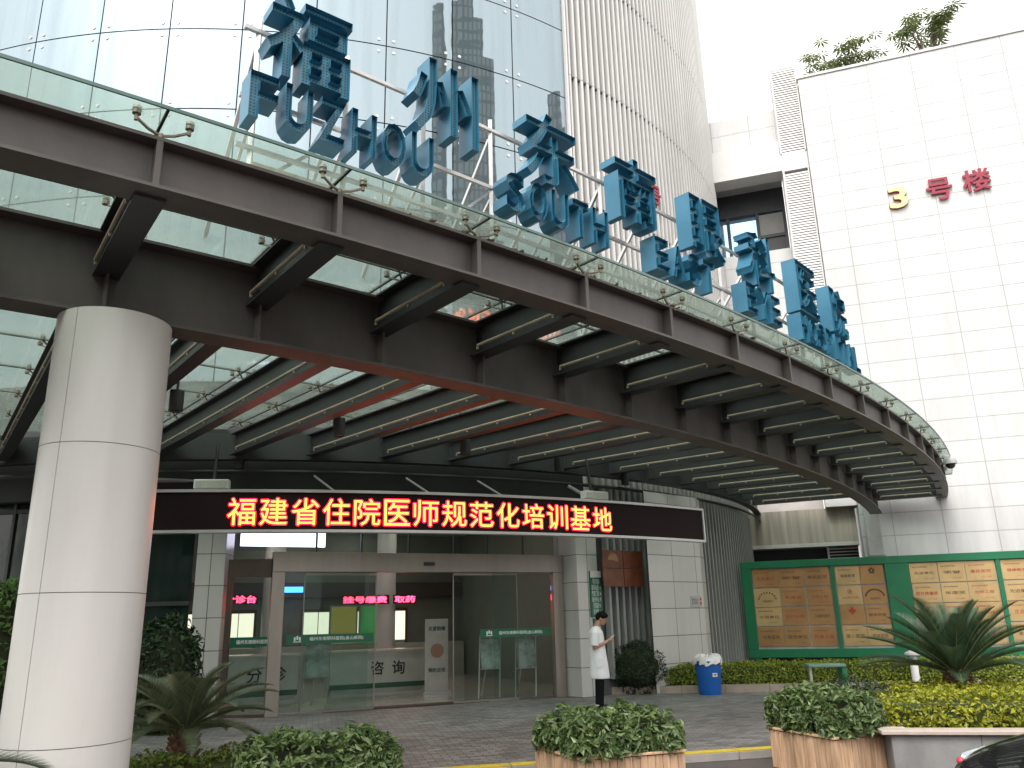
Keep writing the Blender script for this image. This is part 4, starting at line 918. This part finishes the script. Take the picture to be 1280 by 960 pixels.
for (lab, A, B, C, lab2, zt, zh, nl) in (
    ('slatted wooden planter in front of the man in the white coat', (.157, 9.73), (.565, 8.80), (1.70, 9.15), 'leafy green shrub filling the wooden planter in front of the man', .36, .60, 2600),
    ('slatted wooden planter beside the stone raised bed', (3.06, 10.78), (3.47, 9.74), (4.16, 10.07), 'leafy green shrub filling the wooden planter beside the stone bed', .36, .70, 2400),
    ('slatted wooden planter at the bottom edge near the white column', (-2.95, 9.15), (-2.60, 8.35), (-1.20, 8.75), 'leafy green shrub at the bottom edge right of the white column', .20, .50, 2600)):
    t, c, e, f, la, lb_ = planter(lab, A, B, C, zt)
    h = zh-zt+.1
    s_ = thing('planter_shrub', lab2, 'shrub', (c[0], c[1], zt-.07), 'green shrubs in the wooden planters')
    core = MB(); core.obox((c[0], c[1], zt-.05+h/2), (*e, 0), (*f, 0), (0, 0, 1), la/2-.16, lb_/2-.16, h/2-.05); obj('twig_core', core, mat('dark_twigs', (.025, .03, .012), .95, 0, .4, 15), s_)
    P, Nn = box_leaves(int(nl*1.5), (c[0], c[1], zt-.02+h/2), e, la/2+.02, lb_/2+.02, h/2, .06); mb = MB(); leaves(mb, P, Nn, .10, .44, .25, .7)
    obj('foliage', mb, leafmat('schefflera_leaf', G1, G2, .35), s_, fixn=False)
# raised stone bed with golden hedge
rb = thing('stone_raised_bed', 'grey stone raised bed with pale cap holding the golden hedge', 'raised bed', (6.5, 10.0, -.1))
RA, RB = np.array([4.10, 9.74]), np.array([9.5, 8.70]); RD = (RB-RA)/np.linalg.norm(RB-RA); RN = np.array([RD[1], -RD[0]])
def pr_(s, o, z): q = RA+RD*s+RN*o; return (q[0], q[1], z)
g = MB()
for k in range(6): g.obox(pr_(.46+k*.92, -.04, .14), (*RD, 0), (*RN, 0), (0, 0, 1), .457, .04, .24)
for k in range(4): g.obox(pr_(.04, -.5-k*.92, .14), (*RN, 0), (*RD, 0), (0, 0, 1), .457, .04, .24)
obj('bed_wall', g, mat('grey_stone_slab', (.22, .215, .21), .65, 0, .3, 2.5, .15, 30, (1, 1, .4)), rb)
g = MB(); g.obox(pr_(2.75, -.08, .40), (*RD, 0), (*RN, 0), (0, 0, 1), 2.85, .14, .022); g.obox(pr_(.08, -2.0, .401), (*RN, 0), (*RD, 0), (0, 0, 1), 1.78, .14, .022); obj('bed_cap', g, mat('pale_pink_granite', (.46, .39, .34), .5, 0, .12, 8), rb, bevel=.006)
g = MB(); g.obox(pr_(2.9, -1.9, .3), (*RD, 0), (*RN, 0), (0, 0, 1), 2.7, 1.75, .04); obj('soil', g, SOIL, rb)
clipped('golden_hedge', 'bright yellow green clipped hedge in the stone raised bed', 'hedge', pr_(2.95, -1.55, .53), RD, 2.85, 1.25,   .19, 24000, .062, Y1, Y2, bump=.03, aspect=.6)
clipped('dark_filler_shrub', 'small dark twiggy shrub at the left corner of the golden hedge', 'shrub', (4.55, 11.6, .55), (1, 0), .35, .55, .22, 900, .07, D1, (.07, .10, .04), bump=.06)
# far hedge strip with its kerb
HA, HB_ = np.array([2.75, 20.35]), np.array([13.5, 19.6]); HD = (HB_-HA)/np.linalg.norm(HB_-HA); HN = np.array([HD[1], -HD[0]])
hk = MB()
for k in range(11): q = HA+HD*(k+.5)*.98+HN*.62; hk.obox((q[0], q[1], .075), (*HD, 0), (*HN, 0), (0, 0, 1), .486, .05, .085)
for k in range(2): q = np.array([1.95, 19.9])+np.array([.95, -.05])*k; hk.obox((q[0]+.2, q[1]-.15, .075), (1, -.05, 0), (.05, 1, 0), (0, 0, 1), .46, .05, .085)
prop(obj('hedge_kerb', hk, mat('tan_stone_edging', (.33, .27, .22), .7, 0, .2, 4)), kind='structure')
q = (HA+HB_)/2
clipped('far_hedge', 'long low clipped hedge along the foot of the award board', 'hedge', (q[0], q[1], .33), HD, 5.3, .5, .24, 20000, .07, (.09, .14, .012), (.36, .42, .04), bump=.035, aspect=.55)
ball('round_shrub', 'dark green round clipped shrub behind the man in the white coat', 'shrub', (2.72, 19.75, .58), (.62, .5, .57), 3800, .07, D1, D2)
ball('dark_leafy_shrub', 'dark leafy shrub against the green glass right of the white column', 'shrub', (-6.05, 14.6, .95), (.62, .55, .98), 2600, .13, D1, (.05, .09, .03))
ball('bright_leafy_shrub', 'bright green bush left of the white column against dark glass', 'shrub', (-7.75, 12.6, 1.25), (.45, .45, 1.3), 1800, .13, (.05, .11, .02), (.16, .28, .06))
clipped('low_yellow_hedge', 'low yellow green hedge at the foot of the left palm', 'hedge', (-3.65, 9.6, .14), (.97, .23), .75, .5, .20, 2200, .07, (.07, .12, .012), (.20, .26, .04), bump=.05)
def sago(name, label, base, h, n, L, seed, c1, c2, tilt=(.25, 1.15), droop=1.15):
    r = np.random.default_rng(seed); t = thing(name, label, 'palm', base, 'sago palms in the beds')
    b = Vector(base); mb = MB(); mb.lathe(b, [(.09, 0), (.13, .05), (.15, h*.6), (.11, h), (.0, h+.05)], 12)
    for k in range(60):
        a = k*2.4; z = h*(k/60); d = Vector((math.cos(a), math.sin(a), .4)); mb.bar(b+Vector((0, 0, z))+d*.12, b+Vector((0, 0, z+.05))+d*.18, .035, .02)
    obj('trunk', mb, mat('fibrous_trunk', (.14, .075, .04), .95, 0, .5, 20, .5, 40), t)
    fr = MB(); rach = MB()
    for k in range(n):
        az = k*2.399+r.uniform(-.2, .2); el = tilt[1]-(tilt[1]-tilt[0])*(k/n)+r.uniform(-.1, .1); l = L*r.uniform(.85, 1.1)*(1 if k > n*.2 else .8)
        d = Vector((math.cos(az), math.sin(az), 0)); p = b+Vector((0, 0, h)); pts = [p.copy()]; m = 30; ang = el
        for j in range(m):
            ang -= (droop+.3*r.random())/m*(.3+1.4*j/m); p = p+(d*math.cos(ang)+Vector((0, 0, math.sin(ang))))*l/m; pts.append(p.copy())
        rach.path(pts, [.012*(1-.8*j/m) for j in range(m+1)], 5)
        sd2 = d.cross(Vector((0, 0, 1))).normalized()
        for j in range(3, m):
            for sub in (0, .33, .66):
                pp = pts[j].lerp(pts[j+1], sub); fwd = (pts[j+1]-pts[j]).normalized(); un = sd2.cross(fwd).normalized()
                u = (j+sub-3)/(m-3); ll = .20*L/1.2*(math.sin(PI*min(1, .12+u*.92))**.6+.15)
                for s_ in (-1, 1):
                    dd = (sd2*s_*.70+fwd*.72+un*.32+Vector((0, 0, -.05))).normalized(); e = pp+dd*ll; wv = fwd*.0095
                    fr.add([pp-wv, pp+wv, e], [(0, 1, 2)])
    obj('frond_rib', rach, mat('pale_rib', (.14, .17, .06), .6), t, True)
    obj('fronds', fr, leafmat(name+'_leaf', c1, c2, .4), t, fixn=False)
sago('sago_palm', 'sago palm with stiff dark fronds rising from the golden hedge', (5.95, 11.7, .60), .22, 42, 1.3, 3, (.025, .055, .028), (.09, .145, .075), (.25, 1.45), .45)
sago('sago_palm', 'sago palm with drooping grey green fronds right of the white column', (-3.80, 9.9, .1), .45, 34, 1.1, 5, (.05, .07, .04), (.17, .20, .12), (.1, 1.35), .8)
sago('sago_palm', 'sago palm left of the white column with one frond tip crossing it', (-4.72, 6.2, .0), .5, 16, 1.33, 11, (.03, .055, .03), (.09, .13, .075), (.05, .9))
# two trees on the roof of the square block
def roof_tree(label, s, z0, h, w, seed):
    r = np.random.default_rng(seed); b = Vector(p3(s, -.9, z0)); t = thing('roof_tree', label, 'tree', b, 'trees on the roof of the white block')
    mb = MB(); P, Nn = [], []
    for k in range(11):
        a = r.uniform(0, 2*PI); q = r.uniform(.15, 1)**.6*w; top = b+Vector((math.cos(a)*q, math.sin(a)*q*.6, h*r.uniform(.45, .95)))
        mb.path([b, b.lerp(top, .5)+Vector((0, 0, .15*h)), top], [.05, .03, .012], 5)
        for j in range(6):
            c = top+Vector(r.normal(0, .20*w, 3)); a0 = r.uniform(0, 6)
            for m in range(9):
                a2 = a0+m*2*PI/9; d = Vector((math.cos(a2), math.sin(a2), -.35)); P.append((c+d*.18, d)); 
    obj('trunk', mb, mat('grey_bark', (.12, .10, .08), .9, 0, .3, 12), t)
    lf = MB()
    for (p, d) in P:
        d = d.normalized(); s_ = d.cross(Vector((0, 0, 1))).normalized(); L = .36*r.uniform(.7, 1.2); lf.add([p-d*L*.45, p+s_*L*.12, p+d*L*.55, p-s_*L*.12], [(0, 1, 2, 3)])
    obj('crown', lf, leafmat('umbrella_leaf', (.05, .085, .02), (.24, .28, .09)), t, fixn=False)
roof_tree('wide low leafy tree on the white roof, left of the pair', -.75, 20.4, 2.0, 1.4, 2)
roof_tree('taller leafy tree on the white roof, right of the pair', 2.0, 20.3, 2.6, 1.0, 4)

# ================================================================== BIN
bn = thing('blue_waste_bin', 'round blue plastic waste bin with white bin liner by the hedge kerb', 'bin', (4.23, 19.2, 0))
g = MB(); g.lathe((4.23, 19.2, 0), [(.0, .0), (.235, .0), (.25, .05), (.285, .66), (.30, .66), (.305, .71), (.285, .71), (.27, .62), (.0, .6)], 32); obj('bin_body', g, mat('blue_plastic', (.006, .10, .40), .42, 0, .08, 4), bn, True)
g = MB(); prof = [(.312, .64), (.315, .72), (.27, .80), (.17, .83), (.0, .80)]; g.lathe((4.23, 19.2, 0), prof, 40)
for i, p in enumerate(g.v): k = .02*math.sin(i*1.7)+.018*math.sin(i*.61); g.v[i] = (p[0]+k, p[1]-k*.6, p[2]+k*1.3)
obj('bin_liner', g, mat('white_film', (.72, .70, .69), .35, 0, .08, 12), bn, True)
g = MB(); p = Vector((4.23, 19.2, 0)); t = math.radians(-78); d = Vector((math.cos(t), math.sin(t), 0)); q = Vector((-d.y, d.x, 0)); g.obox(p+d*.275+q*.02+Vector((0, 0, .42)), d, q, (0, 0, 1), .006, .055, .04); st = obj('bin_sticker', g, WHITEPL, bn)
g = MB(); g.obox(p+d*.283+q*.02+Vector((0, 0, .425)), d, q, (0, 0, 1), .001, .035, .012); obj('sticker_mark', g, REDINK, st)

# ================================================================== PERSON
def person():
    X, Y, H = 1.56, 16.62, 1.78
    t = thing('person', 'man in white coat and black trousers looking at his phone by the entrance', 'person', (X, Y, 0))
    # own frame: +f is where he faces (to the right of the picture, slightly towards us), +l his left
    fa = math.radians(-8); f = Vector((math.cos(fa), math.sin(fa), 0)); l = Vector((-f.y, f.x, 0)); O = Vector((X, Y, 0))
    P = lambda a, b, z: O+f*a+l*b+Vector((0, 0, z*1.035))
    k = H/1.78
    skin = mat('skin', (.42, .235, .165), .5, 0, .06, 6); 
    mb = MB()
    def limb(pts, rr): mb.path(pts, rr, 12); [mb.ellipsoid(p, (r_, r_, r_), 12, 8) for p, r_ in zip(pts, rr)]
    limb([P(-.02, 0, .92), P(-.03, 0, 1.15), P(-.03, 0, 1.36)], [.135, .125, .13])
    limb([P(-.035, 0, 1.38), P(.0, 0, 1.50), P(.03, 0, 1.56)], [.085, .058, .055])
    ca, sa = math.cos(.42), math.sin(.42)         # head bowed towards the phone
    def PH(a, b, z): da, dz = a-.0, z-1.50; return P(da*ca+dz*sa*.9+.0, b, 1.50-da*sa+dz*ca)
    mb.ellipsoid(PH(.045, 0, 1.655), (.095, .075, .115), 20, 14); mb.ellipsoid(PH(.075, 0, 1.60), (.06, .058, .07), 16, 10)      # skull, jaw
    mb.ellipsoid(PH(.145, 0, 1.635), (.020, .015, .024), 10, 8); mb.ellipsoid(PH(.128, 0, 1.590), (.016, .024, .010), 10, 6); mb.ellipsoid(PH(.108, 0, 1.552), (.022, .025, .018), 10, 6)
    for s_ in (-1, 1):
        mb.ellipsoid(PH(.03, s_*.077, 1.635), (.022, .012, .033), 10, 8)
        limb([P(-.02, s_*.09, .92), P(-.005, s_*.095, .50), P(-.03, s_*.095, .09)], [.088, .062, .042])
        limb([P(-.045, s_*.185, 1.33), P(-.06, s_*.215, 1.10)], [.045, .043])
        limb([P(-.06, s_*.215, 1.10), P(.10, s_*.13, 1.16), P(.19, s_*.045, 1.215)], [.042, .036, .027])
        w_ = P(.19, s_*.045, 1.215); pm = P(.245, s_*.035, 1.235); mb.path([w_, pm], [.026, .034], 10); mb.ellipsoid(pm, (.04, .02, .034), 12, 8)
        for j in range(4):      # four fingers curled round the phone, thumb on top
            z = 1.262-.021*j; a = P(.262, s_*.035, z); b_ = P(.300-.004*abs(j-1.3), s_*.030, z+.004); c_ = P(.302, s_*.006, z+.006)
            mb.path([a, b_, c_], [.0095, .009, .0075], 8)
        mb.path([P(.225, s_*.03, 1.258), P(.25, s_*.02, 1.285), P(.275, s_*.008, 1.292)], [.011, .010, .008], 8)
    remeshed('body', mb, skin, t, .0075, 3)
    hair = MB(); hair.ellipsoid(PH(.028, 0, 1.69), (.110, .090, .096), 20, 14); hair.ellipsoid(PH(-.03, 0, 1.65), (.058, .078, .085), 16, 10); hair.ellipsoid(PH(.10, 0, 1.728), (.055, .06, .034), 14, 8)
    remeshed('hair', hair, mat('black_hair', (.006, .005, .005), .8, 0, .3, 40, spec=.15), t, .012, 2)
    eye = MB()
    for s_ in (-1, 1): eye.ellipsoid(PH(.130, s_*.032, 1.648), (.008, .011, .006), 8, 6); eye.bar(PH(.134, s_*.018, 1.668), PH(.124, s_*.048, 1.667), .008, .006)
    obj('eyes', eye, BLACKP, t, True)
    coat = MB(); n = 28
    rings = [(.545, .165, .20, .005), (.62, .168, .203, .0), (.80, .160, .198, -.005), (.95, .152, .19, -.015), (1.10, .140, .178, -.02), (1.25, .138, .19, -.03), (1.36, .128, .205, -.035), (1.42, .10, .18, -.035), (1.455, .07, .10, -.03), (1.475, .062, .066, -.022)]
    vs, fs = [], []
    for (z, rf, rl, off) in rings:
        for i in range(n):
            a = 2*PI*i/n; w = 1+(.02*math.sin(a*5+z*4)*(1.5 if z < .9 else .5)); vs.append(P(off+rf*1.1*math.cos(a)*w, rl*1.03*math.sin(a)*w, z))
    for j in range(len(rings)-1):
        for i in range(n): fs.append((j*n+i, j*n+(i+1) % n, (j+1)*n+(i+1) % n, (j+1)*n+i))
    fs.append(tuple(range(n-1, -1, -1))); fs.append(tuple((len(rings)-1)*n+i for i in range(n))); coat.add(vs, fs)
    for s_ in (-1, 1):
        coat.path([P(-.035, s_*.11, 1.405), P(-.045, s_*.198, 1.35), P(-.062, s_*.222, 1.13)], [.072, .080, .075], 14)
        coat.path([P(-.03, s_*.055, 1.475), P(.045, s_*.03, 1.44)], [.022, .016], 8)
    cm = mat('white_cotton', (.80, .80, .82), .8, 0, .03, 3, .35, 7)
    ct = remeshed('white_coat', coat, cm, t, .010, 3)
    pk = MB(); pk.obox(P(.02, -.212, .83), f, l, (0, 0, 1), .06, .004, .08); obj('pocket', pk, cm, ct)
    tr = MB()
    for s_ in (-1, 1): tr.path([P(-.02, s_*.09, .92), P(-.003, s_*.095, .52), P(-.03, s_*.095, .05)], [.092, .088, .078], 14); tr.ellipsoid(P(-.02, s_*.075, .92), (.10, .095, .08), 12, 8)
    remeshed('trousers', tr, mat('black_cloth', (.008, .008, .009), .9, 0, .15, 8, spec=.1), t, .012, 3)
    sh = MB()
    for s_ in (-1, 1): sh.ellipsoid(P(.04, s_*.095, .045), (.135, .05, .045), 14, 8); sh.obox(P(.035, s_*.095, .012), f, l, (0, 0, 1), .13, .045, .012)
    remeshed('shoes', sh, mat('black_leather', (.012, .011, .011), .35), t, .01, 2)
    ph = thing('mobile_phone', 'pale mobile phone held in both hands by the man in the white coat', 'phone', P(.28, 0, 1.26))
    m = MB(); ax_ = (f+Vector((0, 0, .75))).normalized(); m.obox(P(.275, 0, 1.272), ax_, l, ax_.cross(l), .075, .036, .0045); obj('phone_body', m, mat('silver_phone', (.6, .6, .62), .3, .3), ph, bevel=.002)
    nm = ax_.cross(l); nm = nm if nm.z > 0 else -nm
    m = MB(); m.obox(P(.275, 0, 1.272)+nm*.0055, ax_, l, nm, .068, .032, .0006); obj('phone_screen', m, emit('phone_glow', (.8, .85, .9), .8), ph)
person()

# ================================================================== CAR (front end at the lower right corner)
def car():
    t = thing('black_car', 'black car nosing in at the lower right corner beside the raised bed', 'car', (5.2, 6.28, -.1))
    fx, cy_, zb = 3.24, 6.26, -.13       # bumper plane x, centre line y
    paint = mat('black_car_paint', (.010, .010, .012), .12, 0, .02); paint.node_tree.nodes['Principled BSDF'].inputs['Coat Weight'].default_value = 1
    # half outline stations along the length: x from the nose, half width, sill z, belt z, top z, top half width
    stn = [(.0, .52, .34, .58, .66, .40), (.10, .70, .26, .62, .74, .58), (.32, .82, .22, .66, .82, .68), (.75, .88, .22, .76, .92, .74), (1.15, .90, .22, .84, .98, .76), (1.45, .90, .22, .88, 1.06, .72), (1.95, .90, .22, .90, 1.40, .60), (2.5, .90, .22, .92, 1.47, .60), (3.3, .90, .22, .93, 1.44, .60), (3.9, .89, .24, .95, 1.20, .64), (4.3, .86, .28, .98, 1.05, .66), (4.55, .76, .36, .92, .98, .60)]
    mb = MB(); vs, fs = [], []
    for (x, w, s_, b_, tp, tw_) in stn:
        half = [(0, s_), (w*.8, s_), (w*.97, s_+.12), (w, (s_+b_)/2), (w*.97, b_), (tw_, tp-.03), (tw_*.6, tp), (0, tp+.02)]
        ring = half+[(-a, z) for a, z in half[-2:0:-1]]
        vs += [(fx+x, cy_+a, zb+z) for a, z in ring]
    m = 14
    for i in range(len(stn)-1):
        for j in range(m): fs.append((i*m+j, i*m+(j+1) % m, (i+1)*m+(j+1) % m, (i+1)*m+j))
    fs += [tuple(range(m-1, -1, -1)), tuple((len(stn)-1)*m+j for j in range(m))]; mb.add(vs, fs)
    o = obj('body', mb, paint, t, True); md = o.modifiers.new('sub', 'SUBSURF'); md.levels = 2; md.render_levels = 2
    gl = mat('tinted_car_glass', (.012, .016, .016), .04, 0, .02, spec=.9)
    g = MB(); g.add([(fx+1.50, cy_-.66, zb+1.07), (fx+1.50, cy_+.66, zb+1.07), (fx+2.02, cy_+.54, zb+1.42), (fx+2.02, cy_-.54, zb+1.42), (fx+1.46, cy_-.66, zb+1.08), (fx+1.46, cy_+.66, zb+1.08), (fx+1.98, cy_+.54, zb+1.44), (fx+1.98, cy_-.54, zb+1.44)], [(4, 5, 6, 7), (3, 2, 1, 0), (0, 1, 5, 4), (1, 2, 6, 5), (2, 3, 7, 6), (3, 0, 4, 7)]); obj('windscreen', g, gl, t)
    chrome = mat('chrome', (.7, .7, .72), .12, .9, .02); lens = mat('clear_lamp_lens', (.30, .34, .38), .08, .35, .6, 14, spec=.9); 
    for s_ in (-1, 1):
        g = MB(); c = Vector((fx+.24, cy_+s_*.68, zb+.70)); pts = []
        outl = [(-.12, -.16, -.06), (.05, -.06, -.085), (.34, .10, -.03), (.44, .135, .055), (.20, .05, .075), (-.06, -.10, .05)]
        vs = [c+Vector((a, s_*b, z)) for a, b, z in outl]; no = Vector((-.55, s_*.62, .45)).normalized()
        g.add([v-no*.03 for v in vs]+[v+no*.022 for v in vs], [tuple(range(6)), tuple(range(11, 5, -1))]+[(i, (i+1) % 6, 6+(i+1) % 6, 6+i) for i in range(6)])
        h_ = obj('headlight', g, lens, t, bevel=.01)
        g = MB(); g.ellipsoid(c+Vector((.10, s_*.02, 0))+no*.02, (.05, .05, .045), 14, 8); obj('lamp_projector', g, chrome, h_, True)
        g = MB(); g.ellipsoid(c+Vector((-.08, s_*-.12, -.005))+no*.016, (.035, .035, .03), 12, 8); obj('indicator', g, mat('red_orange_lens', (.6, .05, .08), .15), h_, True)
    g = MB(); g.box((fx-.012, cy_-.36, zb+.42), (fx+.03, cy_+.36, zb+.56))
    obj('grille', g, BLACKP, t, bevel=.01)
    for x in (.92, 3.72):
        for s_ in (-1, 1):
            g = MB(); c = Vector((fx+x, cy_+s_*.83, zb+.32)); g.tube(c-Vector((0, .11, 0)), c+Vector((0, .11, 0)), .32, 28); w_ = obj('wheel', g, mat('tyre_rubber', (.015, .015, .016), .85), t, True, bevel=.02)
            g = MB(); g.tube(c+Vector((0, s_*.10, 0)), c+Vector((0, s_*.12, 0)), .21, 24); obj('rim', g, ALU, w_, True)
            g = MB()
car()

# ================================================================== WHAT THE GLASS MIRRORS: the street behind the camera
conc = tilemat('far_facade', (.26, .26, .26), (.06, .075, .085), 3.2, 3.3, .55, .6, .1, 0, .2, 'xz')
def far_block(name, label, c, ax, hx, hy, steps):
    t = thing(name, label, 'building', (c[0], c[1], 0)); mb = MB(); a = math.atan2(ax[1], ax[0])
    for (s0, s1, h) in steps: mb.obox((c[0]+ax[0]*(s0+s1)/2, c[1]+ax[1]*(s0+s1)/2, h/2), (*ax, 0), (-ax[1], ax[0], 0), (0, 0, 1), (s1-s0)/2, hy, h/2)
    obj('facade', mb, conc, t, loc=(c[0], c[1], 0), rotz=a)
far_block('highrise_tower', 'tall stepped grey high rise mirrored in the curved glass', (113, -89), (.70, .71), 13, 9, [(-26, -19, 146), (-15, -6, 147), (-6, 4, 151), (4, 11, 143), (11, 19, 132), (19, 24, 84)])
far_block('highrise_tower', 'slim grey high rise mirrored at the edge of the fins', (150, -28), (.25, .97), 7, 8, [(-7, 2, 122), (2, 8, 112)])
far_block('street_block', 'low grey street block across the road, mirrored in the ground floor glass', (-25, -62), (1, 0), 45, 8, [(-45, -12, 16), (-12, 18, 21), (18, 40, 14)])
def street_tree(label, x, y, h, seed):
    r = np.random.default_rng(seed); t = thing('street_tree', label, 'tree', (x, y, -.1), 'street trees across the road'); b = Vector((x, y, -.1)); mb = MB(); P, Nn = [], []
    mb.path([b, b+Vector((.1, 0, h*.4)), b+Vector((0, .1, h*.75))], [.22, .16, .06], 8)
    for k in range(9):
        a = r.uniform(0, 6.28); e = b+Vector((math.cos(a)*h*.28, math.sin(a)*h*.28, h*r.uniform(.45, .95))); mb.path([b+Vector((.1, 0, h*.4)), e], [.09, .03], 6)
        for j in range(170): c = e+Vector(r.normal(0, h*.11, 3)); P.append(c); Nn.append((0, 0, 1))
    obj('trunk', mb, mat('brown_bark', (.09, .065, .045), .9, 0, .3, 8), t); lf = MB(); leaves(lf, P, Nn, .38, .5); obj('crown', lf, leafmat('street_leaf', (.02, .05, .012), (.07, .13, .03)), t, fixn=False)
for k, (x, y, h) in enumerate(((-30, -6, 9), (-33, -16, 10), (-24, -26, 8.5), (-12, -31, 9.5), (-2, -30, 8))):
    street_tree('street tree across the road mirrored in the dark ground floor glass', x, y, h, 20+k)
